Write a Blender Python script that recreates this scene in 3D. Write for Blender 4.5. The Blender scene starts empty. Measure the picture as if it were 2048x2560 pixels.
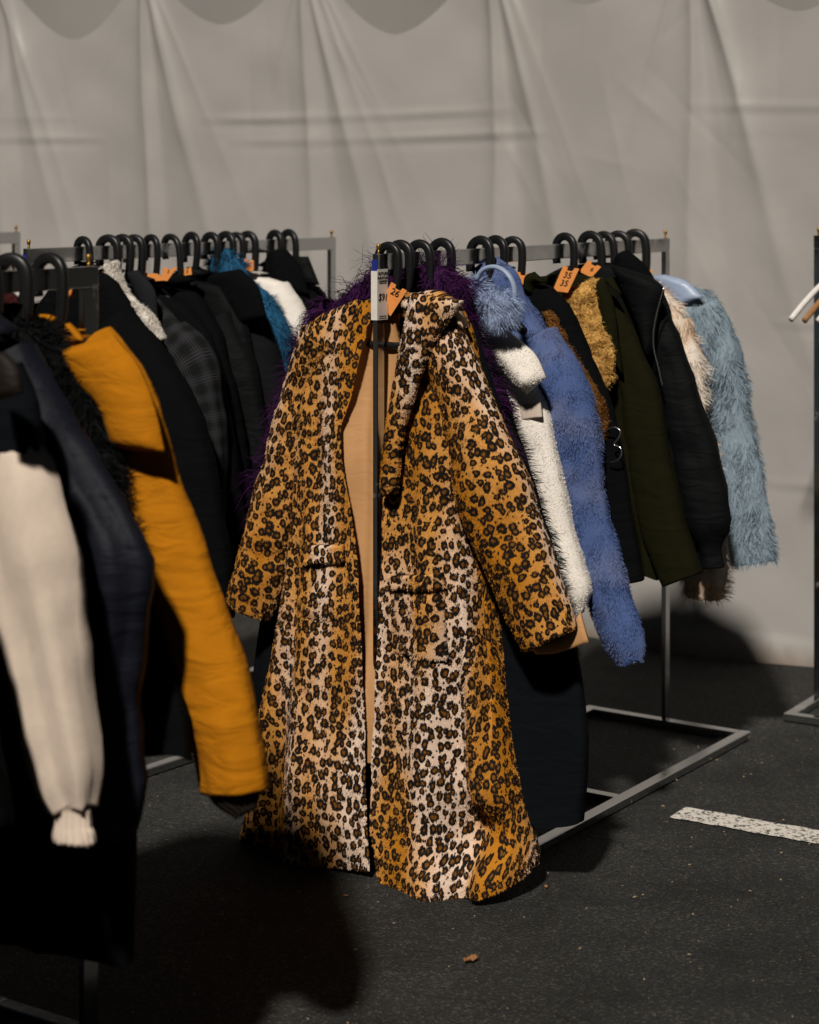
import bpy, math, random
import numpy as np
from mathutils import Vector, Matrix

sc = bpy.context.scene
COL = sc.collection
R = math.radians

# ------------------------------------------------------------------ camera
FPX, CAMH, HOR = 5100.0, 1.71, 442.0          # focal length in photo pixels, eye height, horizon row
cd = bpy.data.cameras.new('camera'); cam = bpy.data.objects.new('camera', cd); COL.objects.link(cam)
cam.location = (0, 0, CAMH); cam.rotation_euler = (R(90), 0, 0)
cd.sensor_fit = 'HORIZONTAL'; cd.sensor_width = 36.0; cd.lens = FPX / 2048 * 36
cd.shift_y = -(1280 - HOR) / 2048
cd.clip_start = 0.1; cd.clip_end = 400
cd.dof.use_dof = True; cd.dof.focus_distance = 4.98; cd.dof.aperture_fstop = 4.0
sc.camera = cam

# ------------------------------------------------------------------ light: one high flood light, night sky
SUN_DIR = Vector((0.26, 1.0, -1.06)).normalized()
w = bpy.data.worlds.new('World'); sc.world = w; w.use_nodes = True
nt = w.node_tree; bg = nt.nodes['Background']
sky = nt.nodes.new('ShaderNodeTexSky'); sky.sky_type = 'NISHITA'; sky.sun_disc = False
sky.sun_elevation = math.asin(-SUN_DIR.z)
sky.sun_rotation = math.atan2(-SUN_DIR.x, -SUN_DIR.y)
nt.links.new(sky.outputs['Color'], bg.inputs['Color'])
bg.inputs['Strength'].default_value = 0.0018
sd = bpy.data.lights.new('flood_light', 'SUN'); sd.energy = 4.0; sd.angle = R(3.4); sd.color = (1.0, 0.925, 0.84)
so = bpy.data.objects.new('flood_light', sd); COL.objects.link(so)
so.rotation_euler = SUN_DIR.to_track_quat('-Z', 'Y').to_euler(); so.location = (-2, -8, 9)
sc.view_settings.view_transform = 'Standard'; sc.view_settings.look = 'None'
sc.view_settings.exposure = 0.0; sc.view_settings.gamma = 1.0
sc.render.engine = 'CYCLES'
sc.cycles.use_denoising = True
sc.cycles.max_bounces = 5
sc.cycles.caustics_reflective = False; sc.cycles.caustics_refractive = False

# ------------------------------------------------------------------ materials
MATS = {}
def newmat(name):
    m = bpy.data.materials.new(name); m.use_nodes = True
    MATS[name] = m
    return m, m.node_tree.nodes, m.node_tree.links, m.node_tree.nodes['Principled BSDF']

def cloth(name, col, rough=0.9, bump=0.15, scale=500.0, var=0.15, wr=0.0, spec=0.15, sheen=0.0, vscale=9.0):
    """woven or felted cloth: mottled colour, fine weave relief, optional broad creases"""
    m, N, L, P = newmat(name)
    tc = N.new('ShaderNodeTexCoord')
    n1 = N.new('ShaderNodeTexNoise'); n1.inputs['Scale'].default_value = vscale; n1.inputs['Detail'].default_value = 5
    L.new(tc.outputs['Object'], n1.inputs['Vector'])
    mx = N.new('ShaderNodeMix'); mx.data_type = 'RGBA'
    c = np.array(col)
    mx.inputs[6].default_value = (*(c * (1 - var)), 1); mx.inputs[7].default_value = (*np.minimum(c * (1 + var), .95), 1)
    L.new(n1.outputs['Fac'], mx.inputs[0]); L.new(mx.outputs[2], P.inputs['Base Color'])
    P.inputs['Roughness'].default_value = rough; P.inputs['Specular IOR Level'].default_value = spec
    if sheen: P.inputs['Sheen Weight'].default_value = sheen
    n2 = N.new('ShaderNodeTexNoise'); n2.inputs['Scale'].default_value = scale; n2.inputs['Detail'].default_value = 2
    L.new(tc.outputs['Object'], n2.inputs['Vector'])
    b = N.new('ShaderNodeBump'); b.inputs['Strength'].default_value = bump; b.inputs['Distance'].default_value = 0.002
    L.new(n2.outputs['Fac'], b.inputs['Height'])
    last = b
    if wr:
        mp = N.new('ShaderNodeMapping'); mp.inputs['Scale'].default_value = (9, 9, 26)
        mp.inputs['Rotation'].default_value = (0, R(25), 0)
        L.new(tc.outputs['Object'], mp.inputs['Vector'])
        n3 = N.new('ShaderNodeTexNoise'); n3.inputs['Scale'].default_value = 1.0; n3.inputs['Detail'].default_value = 3; n3.inputs['Distortion'].default_value = .6
        L.new(mp.outputs[0], n3.inputs['Vector'])
        b2 = N.new('ShaderNodeBump'); b2.inputs['Strength'].default_value = wr; b2.inputs['Distance'].default_value = 0.02
        L.new(n3.outputs['Fac'], b2.inputs['Height']); L.new(b.outputs[0], b2.inputs['Normal']); last = b2
    L.new(last.outputs[0], P.inputs['Normal'])
    return m

def furmat(name, c1, c2, c3=None, rough=0.75, spec=0.1, pscale=7.0):
    """fur: strand-to-strand variation and soft patches"""
    m, N, L, P = newmat(name)
    at = N.new('ShaderNodeAttribute'); at.attribute_name = 'rnd'
    mx = N.new('ShaderNodeMix'); mx.data_type = 'RGBA'
    mx.inputs[6].default_value = (*c1, 1); mx.inputs[7].default_value = (*c2, 1)
    L.new(at.outputs['Fac'], mx.inputs[0]); out = mx.outputs[2]
    if c3:
        uv = N.new('ShaderNodeUVMap'); n = N.new('ShaderNodeTexNoise'); n.inputs['Scale'].default_value = pscale; n.inputs['Detail'].default_value = 3
        L.new(uv.outputs[0], n.inputs['Vector'])
        rp = N.new('ShaderNodeValToRGB'); rp.color_ramp.elements[0].position = .45; rp.color_ramp.elements[1].position = .62
        L.new(n.outputs['Fac'], rp.inputs[0])
        m2 = N.new('ShaderNodeMix'); m2.data_type = 'RGBA'; m2.inputs[7].default_value = (*c3, 1)
        L.new(rp.outputs[0], m2.inputs[0]); L.new(out, m2.inputs[6]); out = m2.outputs[2]
    L.new(out, P.inputs['Base Color'])
    P.inputs['Roughness'].default_value = rough; P.inputs['Specular IOR Level'].default_value = spec
    return m

def plain(name, col, rough=0.5, spec=0.3, metal=0.0):
    m, N, L, P = newmat(name)
    tc = N.new('ShaderNodeTexCoord'); n = N.new('ShaderNodeTexNoise'); n.inputs['Scale'].default_value = 60; n.inputs['Detail'].default_value = 4
    L.new(tc.outputs['Object'], n.inputs['Vector'])
    mx = N.new('ShaderNodeMix'); mx.data_type = 'RGBA'; c = np.array(col)
    mx.inputs[6].default_value = (*(c * .85), 1); mx.inputs[7].default_value = (*np.minimum(c * 1.12, .95), 1)
    L.new(n.outputs['Fac'], mx.inputs[0]); L.new(mx.outputs[2], P.inputs['Base Color'])
    P.inputs['Roughness'].default_value = rough; P.inputs['Specular IOR Level'].default_value = spec; P.inputs['Metallic'].default_value = metal
    return m

def leopard_mat():
    m, N, L, P = newmat('leopard_pile')
    uv = N.new('ShaderNodeUVMap')
    wn = N.new('ShaderNodeTexNoise'); wn.inputs['Scale'].default_value = 26; wn.inputs['Detail'].default_value = 3
    L.new(uv.outputs[0], wn.inputs['Vector'])
    sub = N.new('ShaderNodeVectorMath'); sub.operation = 'SUBTRACT'; sub.inputs[1].default_value = (.5, .5, .5)
    L.new(wn.outputs['Color'], sub.inputs[0])
    scl = N.new('ShaderNodeVectorMath'); scl.operation = 'SCALE'; scl.inputs['Scale'].default_value = 0.022
    L.new(sub.outputs[0], scl.inputs[0])
    add = N.new('ShaderNodeVectorMath'); add.operation = 'ADD'
    L.new(uv.outputs[0], add.inputs[0]); L.new(scl.outputs[0], add.inputs[1])
    mp = N.new('ShaderNodeMapping'); mp.inputs['Scale'].default_value = (1.12, .92, 1)
    L.new(add.outputs[0], mp.inputs['Vector'])
    def math_(op, a, b=None, clamp=False):
        n = N.new('ShaderNodeMath'); n.operation = op; n.use_clamp = clamp
        for i, v in enumerate((a, b)):
            if v is None: continue
            if isinstance(v, (int, float)): n.inputs[i].default_value = v
            else: L.new(v, n.inputs[i])
        return n.outputs[0]
    def vor(scale, seedoff, feature='F1'):
        mo = N.new('ShaderNodeMapping'); mo.inputs['Location'].default_value = (seedoff, seedoff * 1.7, 0)
        L.new(mp.outputs[0], mo.inputs['Vector'])
        v = N.new('ShaderNodeTexVoronoi'); v.voronoi_dimensions = '2D'; v.feature = feature
        v.inputs['Scale'].default_value = scale; v.inputs['Randomness'].default_value = .78
        L.new(mo.outputs[0], v.inputs['Vector'])
        return v
    v1 = vor(42.0, 3.1)
    sep = N.new('ShaderNodeSeparateColor'); L.new(v1.outputs['Color'], sep.inputs[0])
    rad = math_('ADD', math_('MULTIPLY', sep.outputs[0], .20), .325)
    fn = N.new('ShaderNodeTexNoise'); fn.inputs['Scale'].default_value = 70; fn.inputs['Detail'].default_value = 2
    L.new(uv.outputs[0], fn.inputs['Vector'])
    jit = math_('MULTIPLY', math_('SUBTRACT', fn.outputs['Fac'], .5), .95)
    ratio = math_('ADD', math_('DIVIDE', v1.outputs['Distance'], rad), jit)
    # 0 centre .. 1 rim
    spot = N.new('ShaderNodeMapRange'); spot.inputs[1].default_value = 1.08; spot.inputs[2].default_value = .94
    L.new(ratio, spot.inputs[0])
    centre = N.new('ShaderNodeMapRange'); centre.inputs[1].default_value = .46; centre.inputs[2].default_value = .20
    L.new(ratio, centre.inputs[0])
    v2 = vor(58.0, 11.7)
    small = N.new('ShaderNodeMapRange'); small.inputs[1].default_value = .20; small.inputs[2].default_value = .14
    L.new(math_('ADD', v2.outputs['Distance'], math_('MULTIPLY', jit, .2)), small.inputs[0])
    dark = math_('MAXIMUM', spot.outputs[0], small.outputs[0])
    # ground colour: amber flanks and cream ridges in long vertical streaks
    mg = N.new('ShaderNodeMapping'); mg.inputs['Scale'].default_value = (6.2, 1.2, 1)
    L.new(uv.outputs[0], mg.inputs['Vector'])
    gn = N.new('ShaderNodeTexNoise'); gn.inputs['Scale'].default_value = 1.0; gn.inputs['Detail'].default_value = 1.5; gn.inputs['Roughness'].default_value = .45
    L.new(mg.outputs[0], gn.inputs['Vector'])
    gr = N.new('ShaderNodeValToRGB'); e = gr.color_ramp.elements
    e[0].position = .37; e[0].color = (.47, .185, .013, 1); e[1].position = .635; e[1].color = (.76, .58, .45, 1)
    k = gr.color_ramp.elements.new(.505); k.color = (.62, .30, .075, 1)
    L.new(gn.outputs['Fac'], gr.inputs[0])
    at = N.new('ShaderNodeAttribute'); at.attribute_name = 'rnd'
    br = N.new('ShaderNodeMapRange'); br.inputs[3].default_value = .72; br.inputs[4].default_value = 1.1; L.new(at.outputs['Fac'], br.inputs[0])
    def mixc(f, a, b):
        x = N.new('ShaderNodeMix'); x.data_type = 'RGBA'
        L.new(f, x.inputs[0])
        for i, v in ((6, a), (7, b)):
            if isinstance(v, tuple): x.inputs[i].default_value = (*v, 1)
            else: L.new(v, x.inputs[i])
        return x.outputs[2]
    c1 = mixc(centre.outputs[0], (.011, .007, .005), (.20, .078, .009))
    c2 = mixc(dark, gr.outputs[0], c1)
    mul = N.new('ShaderNodeMix'); mul.data_type = 'RGBA'; mul.blend_type = 'MULTIPLY'; mul.inputs[0].default_value = 1
    L.new(c2, mul.inputs[6]); L.new(br.outputs[0], mul.inputs[7])
    L.new(mul.outputs[2], P.inputs['Base Color'])
    P.inputs['Roughness'].default_value = .8; P.inputs['Specular IOR Level'].default_value = .12
    return m

def plaid_mat():
    m, N, L, P = newmat('plaid_wool')
    uv = N.new('ShaderNodeUVMap')
    def wave(direction, scale):
        wv = N.new('ShaderNodeTexWave'); wv.wave_type = 'BANDS'; wv.bands_direction = direction
        wv.inputs['Scale'].default_value = scale; wv.inputs['Distortion'].default_value = 0.2
        L.new(uv.outputs[0], wv.inputs['Vector']); return wv.outputs['Fac']
    def mul(a, b, op='MULTIPLY'):
        n = N.new('ShaderNodeMath'); n.operation = op
        L.new(a, n.inputs[0]); L.new(b, n.inputs[1]); return n.outputs[0]
    f = mul(mul(wave('X', 48), wave('X', 6.4)), mul(wave('Y', 48), wave('Y', 6.4)), 'ADD')
    rp = N.new('ShaderNodeValToRGB'); e = rp.color_ramp.elements
    e[0].position = .25; e[0].color = (.007, .0075, .008, 1); e[1].position = 1.0; e[1].color = (.030, .031, .034, 1)
    L.new(f, rp.inputs[0]); L.new(rp.outputs[0], P.inputs['Base Color']); P.inputs['Roughness'].default_value = .95
    P.inputs['Specular IOR Level'].default_value = .1
    return m

def steel_mat():
    m, N, L, P = newmat('nickel_steel')
    tc = N.new('ShaderNodeTexCoord'); n = N.new('ShaderNodeTexNoise'); n.inputs['Scale'].default_value = 9; n.inputs['Detail'].default_value = 7; n.inputs['Roughness'].default_value = .7
    L.new(tc.outputs['Object'], n.inputs['Vector'])
    rp = N.new('ShaderNodeValToRGB'); e = rp.color_ramp.elements
    e[0].position = .66; e[0].color = (.52, .53, .53, 1); e[1].position = .74; e[1].color = (.33, .13, .03, 1)
    L.new(n.outputs['Fac'], rp.inputs[0]); L.new(rp.outputs[0], P.inputs['Base Color'])
    mr = N.new('ShaderNodeMapRange'); mr.inputs[1].default_value = .6; mr.inputs[2].default_value = .74; mr.inputs[3].default_value = 1.0; mr.inputs[4].default_value = .1
    L.new(n.outputs['Fac'], mr.inputs[0]); L.new(mr.outputs[0], P.inputs['Metallic'])
    n2 = N.new('ShaderNodeTexNoise'); n2.inputs['Scale'].default_value = 35; n2.inputs['Detail'].default_value = 4; L.new(tc.outputs['Object'], n2.inputs['Vector'])
    m2 = N.new('ShaderNodeMapRange'); m2.inputs[3].default_value = .10; m2.inputs[4].default_value = .28; L.new(n2.outputs['Fac'], m2.inputs[0])
    L.new(m2.outputs[0], P.inputs['Roughness'])
    return m

def asphalt_mat():
    m, N, L, P = newmat('asphalt')
    tc = N.new('ShaderNodeTexCoord')
    def noise(s, d=4, r=.6):
        n = N.new('ShaderNodeTexNoise'); n.inputs['Scale'].default_value = s; n.inputs['Detail'].default_value = d; n.inputs['Roughness'].default_value = r
        L.new(tc.outputs['Object'], n.inputs['Vector']); return n.outputs['Fac']
    v = N.new('ShaderNodeTexVoronoi'); v.inputs['Scale'].default_value = 190; L.new(tc.outputs['Object'], v.inputs['Vector'])
    sep = N.new('ShaderNodeSeparateColor'); L.new(v.outputs['Color'], sep.inputs[0])
    rp = N.new('ShaderNodeValToRGB'); e = rp.color_ramp.elements
    e[0].position = .0; e[0].color = (.016, .016, .015, 1); e[1].position = 1; e[1].color = (.07, .067, .058, 1)
    k = rp.color_ramp.elements.new(.8); k.color = (.028, .029, .0275, 1)
    L.new(sep.outputs[0], rp.inputs[0])
    big = N.new('ShaderNodeMapRange'); big.inputs[1].default_value = .3; big.inputs[2].default_value = .7; big.inputs[3].default_value = .5; big.inputs[4].default_value = 1.5
    L.new(noise(2.2), big.inputs[0])
    mul = N.new('ShaderNodeMix'); mul.data_type = 'RGBA'; mul.blend_type = 'MULTIPLY'; mul.inputs[0].default_value = 1
    L.new(rp.outputs[0], mul.inputs[6]); L.new(big.outputs[0], mul.inputs[7])
    # hairline cracks
    wv = N.new('ShaderNodeTexNoise'); wv.inputs['Scale'].default_value = 5; wv.inputs['Detail'].default_value = 5; L.new(tc.outputs['Object'], wv.inputs['Vector'])
    ms = N.new('ShaderNodeMix'); ms.data_type = 'RGBA'; ms.inputs[0].default_value = .12
    L.new(tc.outputs['Object'], ms.inputs[6]); L.new(wv.outputs['Color'], ms.inputs[7])
    ve = N.new('ShaderNodeTexVoronoi'); ve.feature = 'DISTANCE_TO_EDGE'; ve.inputs['Scale'].default_value = 1.05; L.new(ms.outputs[2], ve.inputs['Vector'])
    cr = N.new('ShaderNodeMapRange'); cr.inputs[1].default_value = .0016; cr.inputs[2].default_value = .0004; L.new(ve.outputs['Distance'], cr.inputs[0])
    mc = N.new('ShaderNodeMix'); mc.data_type = 'RGBA'; mc.inputs[7].default_value = (.008, .008, .008, 1)
    L.new(cr.outputs[0], mc.inputs[0]); L.new(mul.outputs[2], mc.inputs[6]); L.new(mc.outputs[2], P.inputs['Base Color'])
    P.inputs['Roughness'].default_value = .8; P.inputs['Specular IOR Level'].default_value = .25
    h = N.new('ShaderNodeMath'); h.operation = 'ADD'
    L.new(v.outputs['Distance'], h.inputs[0]); L.new(noise(45, 5, .7), h.inputs[1])
    b = N.new('ShaderNodeBump'); b.inputs['Strength'].default_value = .9; b.inputs['Distance'].default_value = .006
    L.new(h.outputs[0], b.inputs['Height']); L.new(b.outputs[0], P.inputs['Normal'])
    return m

def line_mat():
    m, N, L, P = newmat('road_paint')
    tc = N.new('ShaderNodeTexCoord')
    v = N.new('ShaderNodeTexNoise'); v.inputs['Scale'].default_value = 85; v.inputs['Detail'].default_value = 5; v.inputs['Roughness'].default_value = .7
    L.new(tc.outputs['Object'], v.inputs['Vector'])
    rp = N.new('ShaderNodeValToRGB'); e = rp.color_ramp.elements
    e[0].position = .40; e[0].color = (.05, .047, .043, 1); e[1].position = .50; e[1].color = (.66, .62, .56, 1)
    L.new(v.outputs['Fac'], rp.inputs[0]); L.new(rp.outputs[0], P.inputs['Base Color']); P.inputs['Roughness'].default_value = .8
    b = N.new('ShaderNodeBump'); b.inputs['Strength'].default_value = .8; b.inputs['Distance'].default_value = .005
    L.new(v.outputs['Fac'], b.inputs['Height']); L.new(b.outputs[0], P.inputs['Normal'])
    return m

def vinyl_mat(name, col, gloss=.42):
    m, N, L, P = newmat(name)
    tc = N.new('ShaderNodeTexCoord')
    n = N.new('ShaderNodeTexNoise'); n.inputs['Scale'].default_value = 1.6; n.inputs['Detail'].default_value = 6; n.inputs['Roughness'].default_value = .6
    L.new(tc.outputs['Object'], n.inputs['Vector'])
    mx = N.new('ShaderNodeMix'); mx.data_type = 'RGBA'; c = np.array(col)
    mx.inputs[6].default_value = (*(c * (.86, .85, .82)), 1); mx.inputs[7].default_value = (*(c * 1.1), 1)
    L.new(n.outputs['Fac'], mx.inputs[0])
    # mud splashed along the bottom hem and a few rusty stains
    sp = N.new('ShaderNodeSeparateXYZ'); L.new(tc.outputs['Object'], sp.inputs[0])
    n2 = N.new('ShaderNodeTexNoise'); n2.inputs['Scale'].default_value = 5; n2.inputs['Detail'].default_value = 8; L.new(tc.outputs['Object'], n2.inputs['Vector'])
    a = N.new('ShaderNodeMath'); a.operation = 'MULTIPLY_ADD'; a.inputs[1].default_value = -.16; L.new(n2.outputs['Fac'], a.inputs[0]); L.new(sp.outputs[2], a.inputs[2])
    mr = N.new('ShaderNodeMapRange'); mr.inputs[1].default_value = .0; mr.inputs[2].default_value = -.12; L.new(a.outputs[0], mr.inputs[0])
    m2 = N.new('ShaderNodeMix'); m2.data_type = 'RGBA'; m2.inputs[7].default_value = (.13, .085, .045, 1)
    L.new(mr.outputs[0], m2.inputs[0]); L.new(mx.outputs[2], m2.inputs[6])
    n3 = N.new('ShaderNodeTexNoise'); n3.inputs['Scale'].default_value = 3.1; n3.inputs['Detail'].default_value = 9; n3.inputs['Roughness'].default_value = .75; L.new(tc.outputs['Object'], n3.inputs['Vector'])
    r3 = N.new('ShaderNodeMapRange'); r3.inputs[1].default_value = .66; r3.inputs[2].default_value = .78; r3.inputs[4].default_value = .5; L.new(n3.outputs['Fac'], r3.inputs[0])
    m3 = N.new('ShaderNodeMix'); m3.data_type = 'RGBA'; m3.inputs[7].default_value = (.3, .2, .12, 1)
    L.new(r3.outputs[0], m3.inputs[0]); L.new(m2.outputs[2], m3.inputs[6]); L.new(m3.outputs[2], P.inputs['Base Color'])
    P.inputs['Roughness'].default_value = gloss; P.inputs['Specular IOR Level'].default_value = .5
    n4 = N.new('ShaderNodeTexNoise'); n4.inputs['Scale'].default_value = 7; n4.inputs['Detail'].default_value = 3; L.new(tc.outputs['Object'], n4.inputs['Vector'])
    b = N.new('ShaderNodeBump'); b.inputs['Strength'].default_value = .1; b.inputs['Distance'].default_value = .02
    L.new(n4.outputs['Fac'], b.inputs['Height']); L.new(b.outputs[0], P.inputs['Normal'])
    return m

leopard_mat(); plaid_mat(); steel_mat(); asphalt_mat(); line_mat()
vinyl_mat('tent_vinyl', (.375, .36, .345), .38); vinyl_mat('shaded_tarp', (.26, .252, .24), .6)  # second grey is darkened to paint in the shade above the wall top
cloth('tan_satin', (.50, .27, .115), rough=.42, bump=.05, spec=.4, wr=.12, var=.08)
cloth('black_wool', (.0030, .0036, .0038), wr=.35, bump=.4, scale=300, spec=.04)
cloth('black_nylon', (.0032, .0038, .0042), rough=.7, wr=.4, spec=.08)
cloth('charcoal_wool', (.0075, .0075, .009), wr=.3, bump=.4, scale=300, spec=.05)
cloth('grey_denim', (.014, .0145, .0165), wr=.3, bump=.4, spec=.05)
cloth('navy_satin', (.0055, .0065, .0115), rough=.6, spec=.14, wr=.35)
cloth('navy_knit', (.0042, .0052, .0068), wr=.3, spec=.05)
cloth('olive_wool', (.0085, .0083, .0024), wr=.25, bump=.4, scale=350, spec=.06)
cloth('amber_canvas', (.40, .142, .002), rough=.9, wr=.5, bump=.2, scale=700, var=.22, vscale=14)
cloth('brown_rib', (.012, .008, .006), wr=.4)
cloth('cream_fleece', (.60, .50, .41), rough=.95, bump=.5, scale=420, var=.1, vscale=60)
cloth('white_cotton', (.70, .66, .60), rough=.9, wr=.3)
cloth('white_sherpa', (.80, .75, .68), rough=1, bump=.9, scale=210, var=.12, vscale=120)
cloth('pale_blue_satin', (.27, .34, .47), rough=.4, spec=.5, wr=.3)
cloth('brown_leather', (.010, .007, .005), rough=.6, spec=.15, wr=.5)
cloth('orange_quilt', (.5, .16, .01), rough=.7, wr=.6)
furmat('fur_leopard_under', (.1, .06, .02), (.2, .1, .03))
furmat('fur_purple', (.009, .002, .013), (.06, .011, .075))
furmat('fur_black', (.0025, .003, .0032), (.007, .0075, .008))
furmat('fur_blue', (.042, .075, .20), (.085, .13, .29), (.105, .135, .26))
furmat('fur_pale_blue', (.22, .30, .50), (.42, .50, .66))
furmat('fur_ice_blue', (.13, .19, .245), (.30, .375, .43), (.23, .30, .355))
furmat('fur_teal', (.006, .045, .11), (.025, .12, .22))
furmat('fur_cream', (.62, .52, .42), (.82, .76, .68), (.62, .46, .33), pscale=9)
furmat('fur_white', (.66, .61, .54), (.86, .82, .75))
furmat('fur_mustard', (.48, .25, .05), (.78, .50, .17))
furmat('fur_brown', (.12, .05, .012), (.27, .12, .03))
furmat('fur_maroon', (.03, .005, .006), (.07, .012, .014))
plain('hanger_plastic', (.008, .0085, .009), rough=.38, spec=.4)
plain('white_plastic', (.72, .70, .66), rough=.4)
plain('wood', (.30, .15, .06), rough=.5)
plain('paper_white', (.70, .66, .60), rough=.7)
plain('paper_orange', (.80, .30, .075), rough=.7)
plain('ink', (.01, .01, .01), rough=.7)
plain('brass', (.42, .25, .06), rough=.35, metal=.8)
plain('zip_metal', (.7, .7, .68), rough=.25, metal=1)
plain('dry_leaf', (.28, .13, .05), rough=.9)
plain('chip', (.24, .18, .11), rough=.9)
plain('blue_tape', (.015, .03, .22), rough=.4)

# ------------------------------------------------------------------ mesh helpers
def mkmesh(name, verts, quads=None, tris=None, uv=None, mat=None, parent=None, smooth=True, rnd=None, kind=None, ngons=None):
    me = bpy.data.meshes.new(name)
    verts = np.asarray(verts, np.float64).reshape(-1, 3)
    loops, starts, tot = [], [], []
    s = 0
    for arr, k in ((quads, 4), (tris, 3)):
        if arr is None or len(arr) == 0: continue
        arr = np.asarray(arr, np.int32)
        loops.append(arr.ravel()); starts.append(s + np.arange(len(arr)) * k); tot.append(np.full(len(arr), k)); s += arr.size
    for g in (ngons or []):
        loops.append(np.asarray(g, np.int32)); starts.append(np.array([s])); tot.append(np.array([len(g)])); s += len(g)
    lp = np.concatenate(loops); st = np.concatenate(starts); tt = np.concatenate(tot)
    me.vertices.add(len(verts)); me.vertices.foreach_set('co', verts.ravel())
    me.loops.add(len(lp)); me.loops.foreach_set('vertex_index', lp)
    me.polygons.add(len(st)); me.polygons.foreach_set('loop_start', st); me.polygons.foreach_set('loop_total', tt)
    me.polygons.foreach_set('use_smooth', np.full(len(st), smooth))
    if uv is not None:
        l = me.uv_layers.new(name='UVMap'); l.data.foreach_set('uv', np.asarray(uv, np.float32).reshape(-1, 2)[lp].ravel())
    r = rnd if rnd is not None else np.full(len(verts), .5)
    a = me.attributes.new('rnd', 'FLOAT', 'POINT'); a.data.foreach_set('value', np.asarray(r, np.float32))
    me.update(calc_edges=True); me.validate()
    if mat: me.materials.append(MATS[mat])
    o = bpy.data.objects.new(name, me); COL.objects.link(o)
    if parent: o.parent = parent
    if kind: o['kind'] = kind
    return o

def tag(o, label, cat, group=None, kind=None):
    o['label'] = label; o['category'] = cat
    if group: o['group'] = group
    if kind: o['kind'] = kind
    return o

def empty(name, loc, rz=0.0):
    o = bpy.data.objects.new(name, None); COL.objects.link(o); o.location = loc; o.rotation_euler = (0, 0, rz); o.empty_display_size = .1
    return o

def grid_faces(n, m, off=0):
    i, j = np.meshgrid(np.arange(n - 1), np.arange(m - 1), indexing='ij')
    a = i * m + j + off
    return np.stack([a, a + 1, a + m + 1, a + m], -1).reshape(-1, 4)

def sn(p, freq, seed, n=7):
    """smooth noise: a few random plane waves, roughly -1..1"""
    rg = np.random.default_rng(seed); f = np.asarray(freq, float) * np.ones(3)
    out = 0
    for _ in range(n):
        d = rg.normal(size=3) * f; out = out + np.sin(p @ d + rg.uniform(0, 6.28))
    return out / math.sqrt(n) * .8

def vnorm(a): return a / np.maximum(np.linalg.norm(a, axis=-1, keepdims=True), 1e-9)

def grid_normals(P):
    du = np.gradient(P, axis=0); dv = np.gradient(P, axis=1)
    return vnorm(np.cross(dv, du))

def interp_rows(ctrl, n):
    """smooth (Catmull-Rom) resampling of control rows by arc length"""
    c = np.asarray(ctrl, float); d = np.r_[0, np.cumsum(np.linalg.norm(np.diff(c[:, :min(3, c.shape[1])], axis=0), axis=1))]
    t = np.linspace(0, d[-1], n); out = np.empty((n, c.shape[1]))
    tang = np.gradient(c, d, axis=0) if len(c) > 2 else np.repeat((c[1:] - c[:1]) / d[-1], 2, 0)
    k = np.clip(np.searchsorted(d, t, 'right') - 1, 0, len(c) - 2)
    h = (d[k + 1] - d[k])[:, None]; s = ((t - d[k])[:, None]) / h
    out = (2*s**3-3*s**2+1)*c[k] + (s**3-2*s**2+s)*h*tang[k] + (-2*s**3+3*s**2)*c[k+1] + (s**3-s**2)*h*tang[k+1]
    return out

class Frame:
    """a clothes rail's own frame: x across (v), y along the rail (u), z up"""
    def __init__(s, p0, far, H):
        s.p0 = np.array(p0, float); f = np.array(far, float); s.L = float(np.linalg.norm(f - s.p0)); s.H = H
        s.U = (f - s.p0) / s.L; s.V = np.array([s.U[1], -s.U[0]]); s.rz = math.atan2(s.V[1], s.V[0])
    def at(s, u, v=0.0): return s.p0 + u * s.U + v * s.V
    def hook(s, dx):
        k = (dx * 1.18725 - 1024) / FPX
        return (s.p0[1] * k - s.p0[0]) / (s.U[0] - s.U[1] * k)
    def c(s, u, pts):
        """photo sighting lines met with the hanger plane at u: (v, z) pairs"""
        p = np.asarray(pts, float).reshape(-1, 2) * 1.18725
        A = s.at(u); k = (p[:, 0] - 1024) / FPX
        v = (k * A[1] - A[0]) / (s.V[0] - k * s.V[1]); d = A[1] + v * s.V[1]
        return np.stack([v, CAMH - (p[:, 1] - HOR) / FPX * d], 1)

RK = Frame((-.085, 5.03), (.804, 6.35), 1.52)       # centre-right rail
LK = Frame((-1.094, 5.80), (-.255, 6.92), 1.506)    # left rail
FK = Frame((-1.449, 2.818), (-.622, 4.046), 1.533)     # front-left rail
XK = Frame((-2.30, 6.27), (-1.42, 7.42), 1.51)      # rail beyond it, mostly out of frame
YK = Frame((1.318, 6.64), (2.51, 5.91), 1.52)        # right rail, mostly out of frame

class Piece:
    """grid surface collected with its uv so that fur can grow on it"""
    def __init__(s, P, UV, closed_caps=None):
        n, m = P.shape[:2]
        s.v = P.reshape(-1, 3); s.uv = UV.reshape(-1, 2); s.q = grid_faces(n, m); s.n, s.m = n, m
        s.nor = grid_normals(P).reshape(-1, 3)
    def build(s, name, mat, root, zb, kind=None, caps=False):
        ng = [list(range(s.m))[::-1], list(range((s.n - 1) * s.m, s.n * s.m))] if caps else None
        return mkmesh(name, s.v - np.array([0, 0, zb]), s.q, None, s.uv, mat, root, ngons=ng, kind=kind)

def orient_out(P, centre):
    """normals of a grid pointing away from its centre rows"""
    n = grid_normals(P)
    s = np.sign(np.sum(n * (P - centre), -1, keepdims=True)); s[s == 0] = 1
    return n * s

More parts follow.
